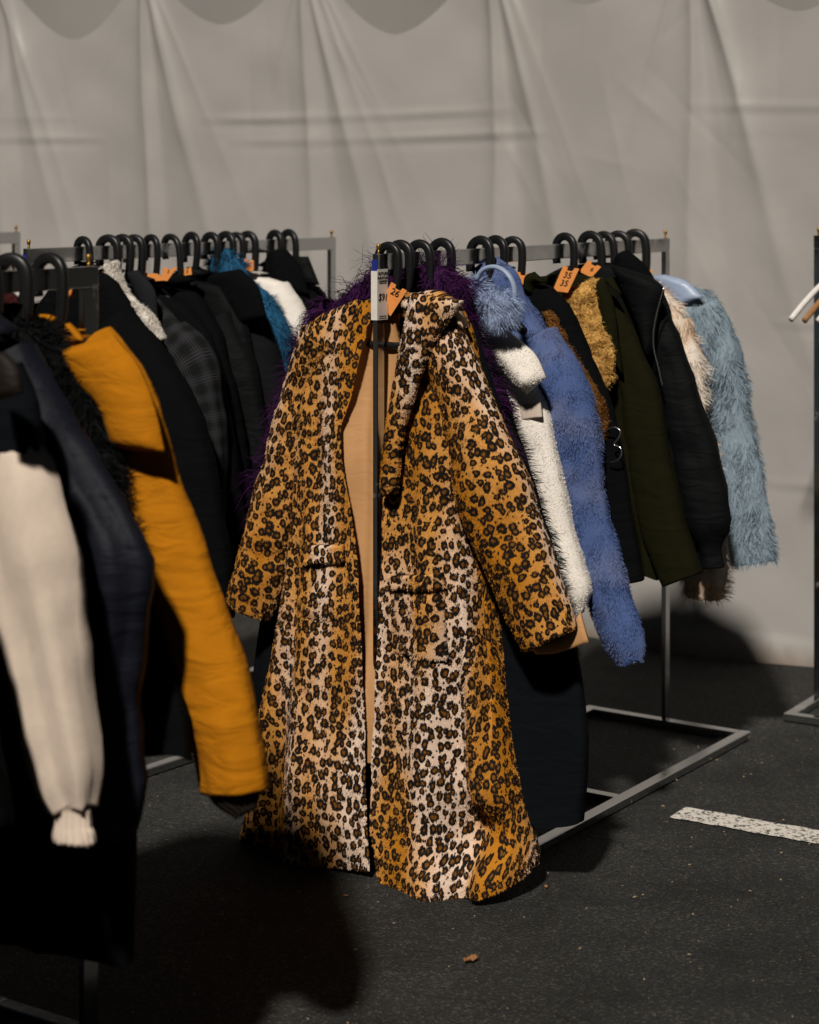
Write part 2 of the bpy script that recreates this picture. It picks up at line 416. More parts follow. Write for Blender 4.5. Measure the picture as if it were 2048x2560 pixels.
def tube(path, ra, rb, axis_b=(0, 1, 0), n=28, m=26, crease=0.0, cfreq=(11, 11, 12), seed=1, power=1.0, open_end=True, lump=0.0, pleat=0.0, pk=4, pph=0.0):
    """closed sleeve-like tube along path; ra in the hanger plane, rb along axis_b"""
    ctrl = np.column_stack([np.asarray(path, float), ra, rb]); c = interp_rows(ctrl, n)
    ctr = c[:, :3]; tan = vnorm(np.gradient(ctr, axis=0)); B = np.array(axis_b, float)
    A = vnorm(np.cross(np.broadcast_to(B, tan.shape), tan)); Bv = vnorm(np.cross(tan, A))
    th = np.linspace(0, 2 * math.pi, m + 1) + math.pi / 2
    ca, sa = np.cos(th), np.sin(th)
    ca = np.sign(ca) * np.abs(ca) ** power; sa = np.sign(sa) * np.abs(sa) ** power
    P = ctr[:, None] + A[:, None] * (ca[None, :, None] * c[:, 3][:, None, None]) + Bv[:, None] * (sa[None, :, None] * c[:, 4][:, None, None])
    if crease or lump or pleat:
        N = orient_out(P, ctr[:, None]); d = np.zeros(P.shape[:2])
        if crease:
            r = sn(P.reshape(-1, 3), cfreq, seed).reshape(P.shape[:2]); r2 = sn(P.reshape(-1, 3), np.array(cfreq) * 2.1, seed + 7).reshape(P.shape[:2])
            d += crease * .8 * r + crease * .5 * (1 - 2 * np.abs(r2))
        if lump: d += lump * sn(P.reshape(-1, 3), 38, seed + 3).reshape(P.shape[:2])
        if pleat:
            tt = np.linspace(0, 1, n)[:, None]
            d += pleat * np.sin(pk * th[None] + pph + 1.2 * np.sin(tt * 3 + seed)) * np.clip(tt * 3, 0, 1) + pleat * .5 * np.sin((pk * 2 + 1) * th[None] + 4 * tt)
        P = P + N * d[..., None]; P[:, -1] = P[:, 0]
    L = np.r_[0, np.cumsum(np.linalg.norm(np.diff(ctr, axis=0), axis=1))]
    U = (th - th[0])[None] * np.mean([c[:, 3].mean(), c[:, 4].mean()]) * 1.05 + seed * .37
    UV = np.stack([np.broadcast_to(U, P.shape[:2]), np.broadcast_to(-L[:, None] + seed * .21, P.shape[:2])], -1)
    if open_end:     # turn the hem inwards
        e = P[-1]; cc = ctr[-1]; t = tan[-1]
        inn = [cc + (e - cc) * .97 + t * .006, cc + (e - cc) * .86 + t * .004, cc + (e - cc) * .8 - t * .05]
        P = np.concatenate([P, np.array(inn)]); UV = np.concatenate([UV, np.repeat(UV[-1:], 3, 0) - np.array([0, .01])])
    p = Piece(P, UV); p.nor = orient_out(P, np.concatenate([ctr, np.repeat(ctr[-1:], 3, 0)])[:, None] if open_end else ctr[:, None]).reshape(-1, 3)
    return p

def body(right, left, T, y0=0.0, n=36, m=56, fold=0.012, kf=26, seed=1, lump=0.0, neckgap=True):
    """torso of a hung garment: right/left are (v,z) outlines from neck to hem, T thickness at (top, chest, hem)"""
    zt, zh = right[0, 1], right[-1, 1]
    z = zt + (zh - zt) * np.linspace(0, 1, n) ** 1.15
    xr = np.interp(-z, -right[:, 1], right[:, 0]); xl = np.interp(-z, -left[:, 1], left[:, 0])
    f = (zt - z) / (zt - zh)
    t = np.interp(f, [0, .08, .3, 1], [T[0], T[0] * 1.3, T[1], T[2]])
    th = np.linspace(0, 2 * math.pi, m + 1) + math.pi / 2
    ca, sa = np.cos(th), np.sin(th)
    ca = np.sign(ca) * np.abs(ca) ** .8; sa = np.sign(sa) * np.abs(sa) ** .7
    cx, wx = (xr + xl) / 2, (xr - xl) / 2
    X = cx[:, None] + wx[:, None] * ca[None]; Y = y0 + t[:, None] * sa[None]; Z = np.broadcast_to(z[:, None], X.shape).copy()
    g = np.clip((f - .12) / .5, 0, 1)[:, None]
    rg = np.random.default_rng(seed); ph = rg.uniform(0, 6, 3)
    Y = Y + fold * g * (np.sin(X * kf + ph[0] + .8 * np.sin(Z * 3 + ph[1])) + .5 * np.sin(X * kf * 2.3 + ph[2])) * (np.abs(sa)[None] ** .5)
    Z = Z + (f ** 6)[:, None] * .008 * np.sin(th * 5 + ph[0])[None]
    P = np.stack([X, Y, Z], -1)
    if lump: P = P + orient_out(P, np.stack([cx, np.full_like(cx, y0), z], -1)[:, None]) * (lump * sn(P.reshape(-1, 3), 34, seed).reshape(P.shape[:2]))[..., None]
    P[:, -1] = P[:, 0]
    UV = np.stack([np.where(sa[None] < 0, X, X.max() * 2 - X + .3) + seed * .17, Z + 0 * X], -1)
    p = Piece(P, UV); p.nor = orient_out(P, np.stack([cx, np.full_like(cx, y0), z], -1)[:, None]).reshape(-1, 3)
    return p

def pad(Lp, Rp, y0, bulge, n=22, m=9, y1=None, seed=1, lump=0.0, back=.004):
    """cushioned panel (lapel, collar, pocket, trim) between two (v,z) edges; bulges towards the viewer"""
    a = interp_rows(Lp, n); b = interp_rows(Rp, n)
    s = np.linspace(0, 1, m); yy = np.linspace(y0, y0 if y1 is None else y1, n)
    F = a[:, None] * (1 - s)[None, :, None] + b[:, None] * s[None, :, None]
    prof = np.sin(math.pi * s) ** .55
    endf = np.minimum(1, np.minimum(np.arange(n), np.arange(n)[::-1]) / 2.5 + .35)
    yf = yy[:, None] - bulge * prof[None] * endf[:, None] - .002
    front = np.stack([F[..., 0], yf, F[..., 1]], -1)
    if lump: front = front - np.array([0, 1, 0]) * (lump * sn(front.reshape(-1, 3), 40, seed).reshape(n, m))[..., None] * prof[None, :, None]
    bk = np.stack([F[:, ::-1, 0], np.broadcast_to(yy[:, None] + back, (n, m)), F[:, ::-1, 1]], -1)
    P = np.concatenate([front, bk, front[:, :1]], 1)
    UV = np.stack([P[..., 0] + seed * .3, P[..., 2] + seed * .13], -1)
    p = Piece(P, UV); p.nor = orient_out(P, P.mean(1, keepdims=True)).reshape(-1, 3)
    return p

def fur(pieces, count, length, width, mat, root, zb, name='fur', lift=.7, comb=(0, 0, -.6), jit=.35, clump=.3, cfreq=55, droop=.5, seg=2, curl=0.0, curlfreq=3.0, seed=1, front=1.0, lenvar=.45, mask=None):
    """strands as thin tapering ribbons rooted on the given surfaces"""
    rg = np.random.default_rng(seed)
    V, Nn, UV, T = [], [], [], []; off = 0
    for p in pieces:
        V.append(p.v); Nn.append(p.nor); UV.append(p.uv)
        T.append(np.concatenate([p.q[:, [0, 1, 2]], p.q[:, [0, 2, 3]]]) + off); off += len(p.v)
    V, Nn, UV, T = map(np.concatenate, (V, Nn, UV, T))
    a, b, c = V[T[:, 0]], V[T[:, 1]], V[T[:, 2]]
    area = np.linalg.norm(np.cross(b - a, c - a), axis=1)
    facing = np.clip(-Nn[T].mean(1)[:, 1] + .25 + .8 * np.abs(Nn[T].mean(1)[:, 0]), .06, 1)
    wgt = area * (facing ** front)
    if mask is not None: wgt = wgt * mask((a + b + c) / 3)
    t = rg.choice(len(T), count, p=wgt / wgt.sum())
    r1 = np.sqrt(rg.random(count)); r2 = rg.random(count); w0, w1, w2 = 1 - r1, r1 * (1 - r2), r1 * r2
    bary = lambda A: A[T[t, 0]] * w0[:, None] + A[T[t, 1]] * w1[:, None] + A[T[t, 2]] * w2[:, None]
    p, nrm, uv = bary(V), vnorm(bary(Nn)), bary(UV)
    fld = np.stack([sn(p, cfreq, seed * 5 + i) for i in range(3)], 1)
    d = vnorm(nrm * lift + np.array(comb) + clump * fld + jit * rg.normal(size=(count, 3)) * .6)
    d = d - nrm * np.minimum(0, np.sum(d * nrm, 1) - .08)[:, None]; d = vnorm(d)
    ln = length * (1 - lenvar * rg.random(count)) * (1 + .25 * sn(p, cfreq * .5, seed + 77))
    side = vnorm(np.cross(d, nrm + .5 * rg.normal(size=(count, 3))))
    side2 = np.cross(side, d)
    pts = [p - nrm * .002]; cur = p.copy(); dd = d
    ph = sn(p, cfreq * .8, seed + 31) * 6 + rg.uniform(0, .8, count)
    for k in range(1, seg + 1):
        dd = vnorm(dd + np.array([0, 0, -1]) * droop / seg)
        cur = cur + dd * (ln / seg)[:, None]
        off_ = (curl * (side * np.sin(ph + k * curlfreq * 6.28 / seg)[:, None] + side2 * np.cos(ph + k * curlfreq * 6.28 / seg)[:, None])) if curl else 0
        pts.append(cur + off_)
    verts = []
    for k in range(seg):
        wk = width * (1 - .6 * k / seg) * .5
        verts += [pts[k] - side * wk, pts[k] + side * wk]
    verts.append(pts[seg])
    nv = 2 * seg + 1
    VV = np.stack(verts, 1).reshape(-1, 3); base = np.arange(count) * nv
    q = [np.stack([base + 2*k, base + 2*k+1, base + 2*k+3, base + 2*k+2], 1) for k in range(seg - 1)]
    tr = np.stack([base + 2*seg-2, base + 2*seg-1, base + 2*seg], 1)
    rn = np.repeat(np.clip(rg.random(count) * .8 + .1 + .25 * fld[:, 0] * .4, 0, 1), nv)
    return mkmesh(name, VV - np.array([0, 0, zb]), np.concatenate(q) if q else None, tr, np.repeat(uv, nv, 0), mat, root, rnd=rn, kind='stuff')

def boxverts(x0, x1, y0, y1, z0, z1):
    v = [(x, y, z) for z in (z0, z1) for y in (y0, y1) for x in (x0, x1)]
    return v, [(0, 2, 3, 1), (4, 5, 7, 6), (0, 1, 5, 4), (2, 6, 7, 3), (0, 4, 6, 2), (1, 3, 7, 5)]

def box(name, b, mat, parent, bevel=.002):
    v, f = boxverts(*b); o = mkmesh(name, v, np.array(f), mat=mat, parent=parent, smooth=False)
    if bevel:
        md = o.modifiers.new('bevel', 'BEVEL'); md.width = bevel; md.segments = 2
    return o

def text_mesh(name, txt, size, M, mat, parent, shear=0.0):
    cu = bpy.data.curves.new(name, 'FONT'); cu.body = txt; cu.size = size; cu.align_x = 'CENTER'; cu.align_y = 'CENTER'; cu.extrude = .0003; cu.shear = shear
    t = bpy.data.objects.new(name + '_tmp', cu); COL.objects.link(t)
    dg = bpy.context.evaluated_depsgraph_get(); me = bpy.data.meshes.new_from_object(t.evaluated_get(dg))
    bpy.data.objects.remove(t)
    me.transform(M); me.materials.clear(); me.materials.append(MATS[mat])
    o = bpy.data.objects.new(name, me); COL.objects.link(o); o.parent = parent
    return o

# ------------------------------------------------------------------ setting: ground, paint, tent wall
gv = [(-40, -30, 0), (40, -30, 0), (40, 60, 0), (-40, 60, 0)]
g = mkmesh('ground', gv, np.array([(0, 1, 2, 3)]), mat='asphalt', smooth=False); g['kind'] = 'structure'

WD = np.array([.853, -.522]); WD /= np.linalg.norm(WD); WN = np.array([WD[1], -WD[0]])   # along the wall, towards the viewer
if WN[1] > 0: WN = -WN
def strip(name, c0, c1, wd, z, mat, kind):
    c0, c1 = np.array(c0), np.array(c1); n = int(np.linalg.norm(c1 - c0) / .02); rg = np.random.default_rng(4)
    d = (c1 - c0) / np.linalg.norm(c1 - c0); nn = np.array([-d[1], d[0]]); v = []
    for i in range(n + 1):
        p = c0 + (c1 - c0) * i / n
        for s in (-1, 1):
            q = p + nn * s * (wd / 2 + rg.normal() * .0025); v.append((q[0], q[1], z))
    q = [(2*i, 2*i+1, 2*i+3, 2*i+2) for i in range(n)]
    o = mkmesh(name, v, np.array(q), mat=mat, smooth=False); o['kind'] = kind; return o
pc = np.array([.895, 5.372])
strip('parking_line', pc - WD * .205, pc + WD * 4, .105, .004, 'road_paint', 'structure')  # left end cut where shade covers the paint: shadow edge put into the shape

W0 = np.array([.84, 7.47])
def wall_xy(s, off): return W0[0] + s * WD[0] + off * WN[0], W0[1] + s * WD[1] + off * WN[1]
PEAKS = .205 + .835 * np.arange(-6, 4)
def tent_wall():
    ns, nz = 760, 190
    s = np.linspace(PEAKS[0], PEAKS[-1], ns)
    t = ((s - PEAKS[0]) / .835) % 1.0
    sagv = np.array([.0, .02, .04, .01, .08, .0, .06, .05, .02, .03, 0, 0])[((s - PEAKS[0]) / .835).astype(int)]
    top = 2.65 - (.30 + sagv) * (1 - np.abs(2 * t - 1) ** 1.7)
    f = np.linspace(0, 1, nz)
    Z = top[None] * (1 - f)[:, None] + .0 * f[:, None]
    S = np.broadcast_to(s, Z.shape)
    off = .02 * np.sin(S * 3.1 + .6) + .010 * np.sin(S * 6.3 + Z * 1.1)
    rg = np.random.default_rng(12); drop = 2.62 - Z
    kink = lambda d, w_: np.sqrt(1 + 0 * d) * np.exp(-np.sqrt((d / w_) ** 2 + .04) + .2)
    for i, sp in enumerate(PEAKS):
        wob = .012 * np.sin(drop * 4 + i)
        off = off + .034 * (.45 + .55 * np.exp(-drop / 1.2)) * kink(S - sp - .02 * drop - wob, .022 + .025 * drop)
        off = off + .036 * np.exp(-drop / rg.uniform(.8, 1.2)) * kink(S - sp - rg.uniform(.20, .30) * drop - wob, .020 + .035 * drop)
        off = off - .018 * np.exp(-drop / 1.3) * kink(S - sp - rg.uniform(.10, .16) * drop, .03 + .04 * drop)
        for _ in range(3):
            off = off + rg.uniform(.006, .014) * np.exp(-drop / rg.uniform(.35, .8)) * kink(S - sp - rg.uniform(-.35, .6) * drop, .010 + .02 * drop)
    for _ in range(110):      # small hard creases in the vinyl
        s0, z0 = rg.uniform(-3.4, 1.2), rg.uniform(.2, 2.4); a = rg.normal(0, .45) + .15; ln = rg.uniform(.06, .28)
        ds, dz = S - s0, Z - z0; par = -ds * math.sin(a) + dz * math.cos(a); per = ds * math.cos(a) + dz * math.sin(a)
        off = off + rg.choice([-1, 1]) * rg.uniform(.0012, .0035) * np.exp(-np.abs(per) / rg.uniform(.012, .03)) * np.exp(-(par / ln) ** 2)
    P3 = np.stack([S * 1.0, Z * .8, 0 * Z], -1).reshape(-1, 3)
    off = off + (.005 * sn(P3, 5, 3) + .0015 * sn(P3, 19, 5)).reshape(Z.shape)
    for zs, hgt in ((1.96, .004), (1.87, .004), (1.19, .003), (1.07, .003), (.62, .003)):
        zz = zs + .012 * np.sin(S * 2.2 + zs)
        hg = hgt * np.clip(.35 + .9 * np.sin(S * 2.7 + zs * 9) + .5 * np.sin(S * 6.1 + zs * 3), 0, 1.3)
        off = off + hg * np.exp(-((Z - zz) / .014) ** 2) - hg * .5 * np.exp(-((Z - zz + .03) / .016) ** 2)
    off = off + .03 * np.clip(.10 - Z, 0, .10) / .10 * (.5 + .5 * np.sin(S * 5))
    x, y = wall_xy(S, off); P = np.stack([x, y, Z], -1)
    o = Piece(P, np.stack([S, Z], -1)).build('tent_wall', 'tent_vinyl', None, 0)
    tag(o, 'pale grey vinyl tent side wall hanging in folds behind the rails', 'tent wall')
    s2 = np.linspace(PEAKS[0], PEAKS[-1], 60); z2 = np.linspace(1.6, 4.4, 24); S2, Z2 = np.meshgrid(s2, z2)
    off2 = -.32 + .03 * np.sin(S2 * 5) * np.cos(Z2 * 2); x, y = wall_xy(S2, off2)
    o = Piece(np.stack([x, y, Z2], -1), np.stack([S2, Z2], -1)).build('tent_liner', 'shaded_tarp', None, 0)
    tag(o, 'tarp above the scalloped top of the tent wall, shade put into its darker grey', 'tarp')
tent_wall()

# ------------------------------------------------------------------ clothes rails
def rack(K, label, w=.56, mid=True, post_u=.030, post_v=.016):
    root = empty('clothes_rail', (K.p0[0], K.p0[1], 0), K.rz); tag(root, label, 'clothes rail', 'steel clothes rails')
    L, H, h = K.L, K.H, w / 2; pv = post_v / 2
    box('top_bar', (-pv, pv, 0, L, H - .042, H), 'nickel_steel', root)
    for y0 in (.0, L - post_u):
        box('post', (-pv + .0005, pv - .0005, y0 + .0004, y0 + post_u, .026, H - .0425), 'nickel_steel', root)
        yc = y0 + post_u / 2
        n = 10; a = np.linspace(0, 6.283, n, endpoint=False)
        prof = [(.0035, H - .001), (.0035, H + .012), (.0055, H + .013), (.0055, H + .022), (.003, H + .025)]
        v = [(r * math.cos(t), yc + r * math.sin(t), z) for r, z in prof for t in a]
        q = [(i*n + j, i*n + (j+1) % n, (i+1)*n + (j+1) % n, (i+1)*n + j) for i in range(len(prof) - 1) for j in range(n)]
        mkmesh('pin', v, np.array(q), mat='brass', parent=root, ngons=[list(range((len(prof)-1)*n, len(prof)*n))])
    bw = .034
    for x in (-h, h - bw): box('base_bar', (x, x + bw, 0, L, .004, .026), 'nickel_steel', root)
    for y in (0.0003, L - bw - .0003) + ((L / 2 - bw / 2,) if mid else ()):
        box('cross_bar', (-h + bw + .0003, h - bw - .0003, y, y + bw, .004, .0256), 'nickel_steel', root)
    return root
r_right = rack(RK, 'steel clothes rail carrying the leopard coat and the blue fur coat')
r_left = rack(LK, 'steel clothes rail of mostly black coats left of the leopard coat')
r_front = rack(FK, 'nearest steel clothes rail, behind the amber parka at the left edge', post_u=.042)
r_x = rack(XK, 'far steel clothes rail whose corner shows at the left edge')
r_y = rack(YK, 'steel clothes rail at the right edge holding pale striped hangers')

# ------------------------------------------------------------------ hangers
def hook_piece(rail_h, r=.031, hw=.0115, ht=.0095, drop=.085, back=.045, x0=0.0):
    """wide flat plastic hook straddling the rail; the long leg runs down to the neck"""
    zc = rail_h + .004 - (r - hw) * .75
    pts = [(-r * .93, 0, zc - back)]
    pts += [(-r, 0, zc - back * .4)]
    for a in np.linspace(180, 0, 11): pts.append((r * math.cos(R(a)), 0, zc + r * math.sin(R(a))))
    pts += [(r * 1.0, 0, zc - drop * .5), (r * .8, 0, zc - drop), (r * .35, 0, zc - drop * 1.35)]
    pts = np.array(pts); pts[:, 0] += x0
    p = tube(pts, np.full(len(pts), hw), np.full(len(pts), ht), n=44, m=12, power=.7, open_end=False)
    return p, zc - drop * 1.35
def hanger(K, u, label, mat='hanger_plastic', half=.2, group='black plastic hangers', tilt=0.0, slope=.09, scale=1.0, bar=False, name='clothes_hanger', hook_mat=None, thick=1.0, yaw=0.0, arm=1.0):
    A = K.at(u); root = empty(name, (A[0], A[1], K.H - .15), K.rz + yaw); tag(root, label, 'hanger', group)
    vr = np.random.default_rng(int(u * 997) + 3).uniform(-1, 1, 3); p, zn = hook_piece(K.H, r=.031 * scale * (1 + .09 * vr[0]), hw=.0115 * thick * (1 + .12 * vr[1]), ht=.0095 * thick, drop=.085 + .006 * vr[2], back=.045 + .008 * vr[1])
    rg = np.random.default_rng(int(u * 1000) + int(K.p0[0] * -77) % 997); tilt = tilt + rg.normal() * .05; ty = rg.normal() * .10
    p.v[:, 0] += tilt * (K.H - p.v[:, 2]); p.v[:, 1] += ty * np.clip(p.v[:, 0], -.04, .04)
    p.build('hook', hook_mat or mat, root, K.H - .15, caps=True)
    xs = np.array([-half, -half * .7, -half * .3, 0, half * .3, half * .7, half]) + .012
    zs = zn - .004 - slope * (np.abs(xs - .012) / half) ** 1.3
    q = tube(np.stack([xs, 0 * xs, zs], 1), np.full(7, .011 * arm), np.full(7, .009 * arm), n=30, m=10, open_end=False)
    q.build('shoulder_bar', mat, root, K.H - .15, caps=True)
    if bar:
        zz = zs.min() - .07
        t = tube(np.array([(-half * .85, 0, zz), (0, 0, zz - .002), (half * .85, 0, zz)]), np.full(3, .009), np.full(3, .006), n=8, m=10, open_end=False)
        t.build('trouser_bar', mat, root, K.H - .15, caps=True)
        for sg in (-1, 1):
            t = tube(np.array([(sg * half * .84, 0, zz), (sg * half * .9, 0, zz + .04), (sg * half * .86 + .012, 0, zs.min() + .012)]), np.full(3, .006), np.full(3, .005), n=8, m=10, open_end=False)
            t.build('trouser_bar', mat, root, K.H - .15, caps=True)
    return root

# ------------------------------------------------------------------ garments
def sleeve_piece(K, u, pairs, thick=.8, y0=-.01, crease=.004, seed=1, lump=0.0, n=30, m=26, open_end=True, cfreq=(11, 11, 12), pleat=0.0, pk=4):
    o = K.c(u + y0, [a for a, b in pairs]); i = K.c(u + y0, [b for a, b in pairs])
    ctr = (o + i) / 2; t = vnorm(np.gradient(ctr, axis=0)); nn = np.stack([-t[:, 1], t[:, 0]], 1)
    ra = np.abs(np.sum((o - i) * nn, 1)) / 2
    path = np.stack([ctr[:, 0], np.full(len(ctr), y0), ctr[:, 1]], 1)
    rb = ra * thick
    return tube(path, ra, rb, n=n, m=m, crease=crease, seed=seed, lump=lump, open_end=open_end, cfreq=cfreq, pleat=pleat, pk=pk)

def mirror_piece(p, x0=.012):
    q = Piece.__new__(Piece); q.v = p.v * np.array([-1, 1, 1]) + np.array([2 * x0, 0, 0]); q.uv = p.uv + np.array([.31, .17]); q.q = p.q[:, ::-1]
    q.n, q.m = p.n, p.m; q.nor = p.nor * np.array([-1, 1, 1]); return q

def clampz(p, lo, hi):
    p.v[:, 2] = np.clip(p.v[:, 2], lo, hi); return p

def garment(K, u, name, label, cat, mat, right, sleeve=None, left=None, left_sleeve='mirror', T=(.03, .05, .055), y0=0.0, fold=.01, seed=1,
            crease=.005, thick=.75, lump=0.0, furspec=None, pads=(), sleeve_mat=None, zb=None, group=None, sleeve_y=-.01, hang=True, hang_label=None, hem=None, pleat=.003, pk=4, cfreq=(11, 11, 12)):
    rt = K.c(u, right)
    if hem is not None: rt = np.vstack([rt, [rt[-1, 0], hem]])
    o = np.argsort(-rt[:, 1], kind='stable'); rt = rt[o]
    lf = K.c(u, left) if left is not None else rt * np.array([-1, 1]) + np.array([.024, 0])
    zb = rt[-1, 1] if zb is None else zb
    A = K.at(u); root = empty(name, (A[0], A[1], zb), K.rz); tag(root, label, cat, group)
    b = body(rt, lf, T, y0=y0, fold=fold, seed=seed, lump=lump); b.build('body', mat, root, zb)
    P = [b]
    if sleeve:
        s = sleeve_piece(K, u, sleeve, thick=thick, y0=sleeve_y, crease=crease, seed=seed + 1, lump=lump, pleat=pleat, pk=pk, cfreq=cfreq); s.build('sleeve', sleeve_mat or mat, root, zb); P.append(s)
        if left_sleeve == 'mirror': s2 = mirror_piece(s)
        elif left_sleeve: s2 = sleeve_piece(K, u, left_sleeve, thick=thick, y0=sleeve_y, crease=crease, seed=seed + 2, lump=lump)
        else: s2 = None
        if s2: s2.build('sleeve', sleeve_mat or mat, root, zb); P.append(s2)
    for pd in pads:
        pc_ = pad(K.c(u + pd.get('y', -.05), pd['l']), K.c(u + pd.get('y', -.05), pd['r']), pd.get('y', -.05), pd.get('b', .015), y1=pd.get('y1'), seed=seed + 5, lump=pd.get('lump', 0), n=pd.get('n', 24))
        po = pc_.build(pd['name'], pd.get('mat', mat), root, zb, caps=True)
        if pd.get('label'): po['label'] = pd['label']
        if pd.get('fur'): fur([pc_], root=po, zb=0, seed=seed + 9, front=.3, **pd['fur']).location = (0, 0, -zb)
        if pd.get('furry', False): P.append(pc_)
    if furspec: fur(P, root=root, zb=zb, seed=seed + 3, **furspec)
    if hang: hanger(K, u, hang_label or BH + 'carrying the ' + name.replace('_', ' '), half=.125, slope=.09)
    return root, zb, P
BH = 'black plastic hanger '

# ---- the leopard coat (open front, satin lining, shawl lapel, patch pockets)
def leopard_coat():
    K, u = RK, .07
    hz = .17
    A = K.at(u); root = empty('leopard_coat', (A[0], A[1], hz), K.rz)
    tag(root, 'long leopard print faux fur coat hanging open with tan satin lining', 'coat')
    pieces = []
    n, mf, mb = 70, 30, 12
    def half(inner, outer, side, seed):
        ci = K.c(u - .10, inner); co = K.c(u - .02, outer)
        zt = max(ci[0, 1], co[0, 1]); zh = (ci[-1, 1] + co[-1, 1]) / 2
        f = np.linspace(0, 1, n); z = zt + (zh - zt) * f
        xi = np.interp(-z, -ci[:, 1], ci[:, 0]); xo = np.interp(-z, -co[:, 1], co[:, 0])
        D = np.interp(f, [0, .1, .3, .7, 1], [.03, .055, .085, .11, .14]); Db = np.interp(f, [0, .1, .4, 1], [.03, .04, .06, .10])
        th = np.linspace(0, 1, mf) * math.pi / 2; ph = np.linspace(0, 1, mb + 1)[1:] * math.pi / 2
        s = np.r_[np.linspace(0, 1, mf), 1 + np.linspace(0, 1, mb + 1)[1:]]
        sx = np.sin(th) ** .95
        Xf = xi[:, None] + (xo - xi)[:, None] * sx[None]; Yf = -D[:, None] * (np.cos(th) ** .65)[None]
        Xb = xo[:, None] * np.cos(ph)[None] ** .9; Yb = Db[:, None] * (np.sin(ph) ** .6)[None]
        X = np.c_[Xf, Xb]; Y = np.c_[Yf, Yb]; Z = np.broadcast_to(z[:, None], X.shape).copy()
        F = f[:, None] + 0 * X; S = s[None] + 0 * X
        fr = (S < 1) * np.sin(np.clip(S, 0, 1) * math.pi)
        g = np.clip((F - .25) / .5, 0, 1)
        if side > 0:
            Y += .085 * np.exp(-((S - .74) / .07) ** 2) * np.exp(-((F - .55) / .2) ** 2)
            Y += -.025 * np.exp(-((S - .45) / .16) ** 2) * np.exp(-((F - .45) / .25) ** 2)
            Y += .075 * np.exp(-((S - .58 + .1 * (F - .9) * 4) / .2) ** 2) * np.exp(-((F - .905) / .04) ** 2)
            Y += -.035 * np.clip((F - .93) / .05, 0, 1) * fr
            Y += .030 * g * np.sin(S * 13 + 2 * F) * fr + .012 * g * np.sin(S * 24 + 1 + 3 * F) * fr
        else:
            Y += .028 * g * np.sin(S * 11 + .6 + 1.5 * F) * fr + .010 * g * np.sin(S * 23 + 3 * F) * fr
            Y += .022 * np.exp(-((S - .33) / .12) ** 2) * np.exp(-((F - .3) / .1) ** 2)
        P3 = np.stack([X, Y, Z], -1)
        Y = Y + (.0045 * sn(P3.reshape(-1, 3), 16, seed) + .002 * sn(P3.reshape(-1, 3), 45, seed + 1)).reshape(X.shape)
        # hem line: tie both ends to the sighted heights
        zi, zo = ci[-1, 1], co[-1, 1]; tgt = zi + (zo - zi) * np.clip(S, 0, 1)
        Z = Z + (F ** 5) * (tgt - zh)
        if side > 0: Z = Z - (F ** 8) * .014 * fr
        P = np.stack([X, Y, Z], -1)
        d = np.c_[np.zeros((n, 1)), np.cumsum(np.linalg.norm(np.diff(P, axis=1), axis=2), 1)]
        UV = np.stack([side * d + xi[:, None] + seed, Z], -1)
        p = Piece(P, UV); p.nor = orient_out(P, np.stack([(xi + xo) / 2, 0 * z + .01, z], -1)[:, None]).reshape(-1, 3)
        o = p.build('front_panel', 'leopard_pile', root, hz)
        pieces.append(p); return P
    Li = [(752, 636), (745, 700), (725, 830), (706, 900), (714, 980), (738, 1100), (751, 1200), (764, 1350), (773, 1500), (785, 1700), (797, 1826)]
    Lo = [(745, 636), (700, 648), (652, 672), (632, 720), (630, 800), (628, 900), (622, 1000), (610, 1150), (594, 1300), (570, 1420), (547, 1560), (527, 1700), (508, 1800)]
    Ri = [(850, 622), (836, 700), (822, 800), (803, 930), (799, 1040), (800, 1200), (797, 1400), (792, 1600), (793, 1720), (808, 1790), (832, 1870)]
    Ro = [(930, 622), (962, 642), (985, 690), (1000, 760), (1000, 850), (994, 1000), (1004, 1130), (1028, 1250), (1046, 1400), (1067, 1580), (1088, 1700), (1115, 1832)]
    PL = half(Li, Lo, -1, 3); PR = half(Ri, Ro, 1, 9)
    for nm, prs, sd, yy in (('sleeve', [((655, 662), (700, 760)), ((615, 770), (645, 860)), ((575, 900), (632, 950)), ((540, 1030), (622, 1060)), ((512, 1140), (612, 1165)), ((492, 1225), (592, 1245)), ((485, 1265), (574, 1288))], 21, -.03),
                            ('sleeve', [((962, 645), (900, 760)), ((1012, 780), (930, 850)), ((1055, 890), (950, 950)), ((1105, 1000), (968, 1045)), ((1150, 1130), (1000, 1145)), ((1188, 1240), (1046, 1245)), ((1218, 1328), (1103, 1358))], 33, -.05)):
        p = sleeve_piece(K, u, prs, thick=.72, y0=yy, crease=.006, seed=sd, n=44, m=40, cfreq=(9, 9, 15)); p.build(nm, 'leopard_pile', root, hz); pieces.append(p)
    # satin cuff lining slipping out of the right sleeve
    pd = pad(K.c(u - .03, [(1108, 1352), (1150, 1350), (1190, 1338), (1222, 1290)]), K.c(u - .03, [(1130, 1378), (1170, 1376), (1205, 1366), (1240, 1352)]), -.03, .004, n=14)
    pd.build('cuff_lining', 'tan_satin', root, hz, caps=True)
    def surf_y(P, pts):
        q = P[:, :mf].reshape(-1, 3); out = []
        for v, z in pts:
            i = np.argmin((q[:, 0] - v) ** 2 + (q[:, 2] - z) ** 2); out.append(q[i, 1])
        return min(out)
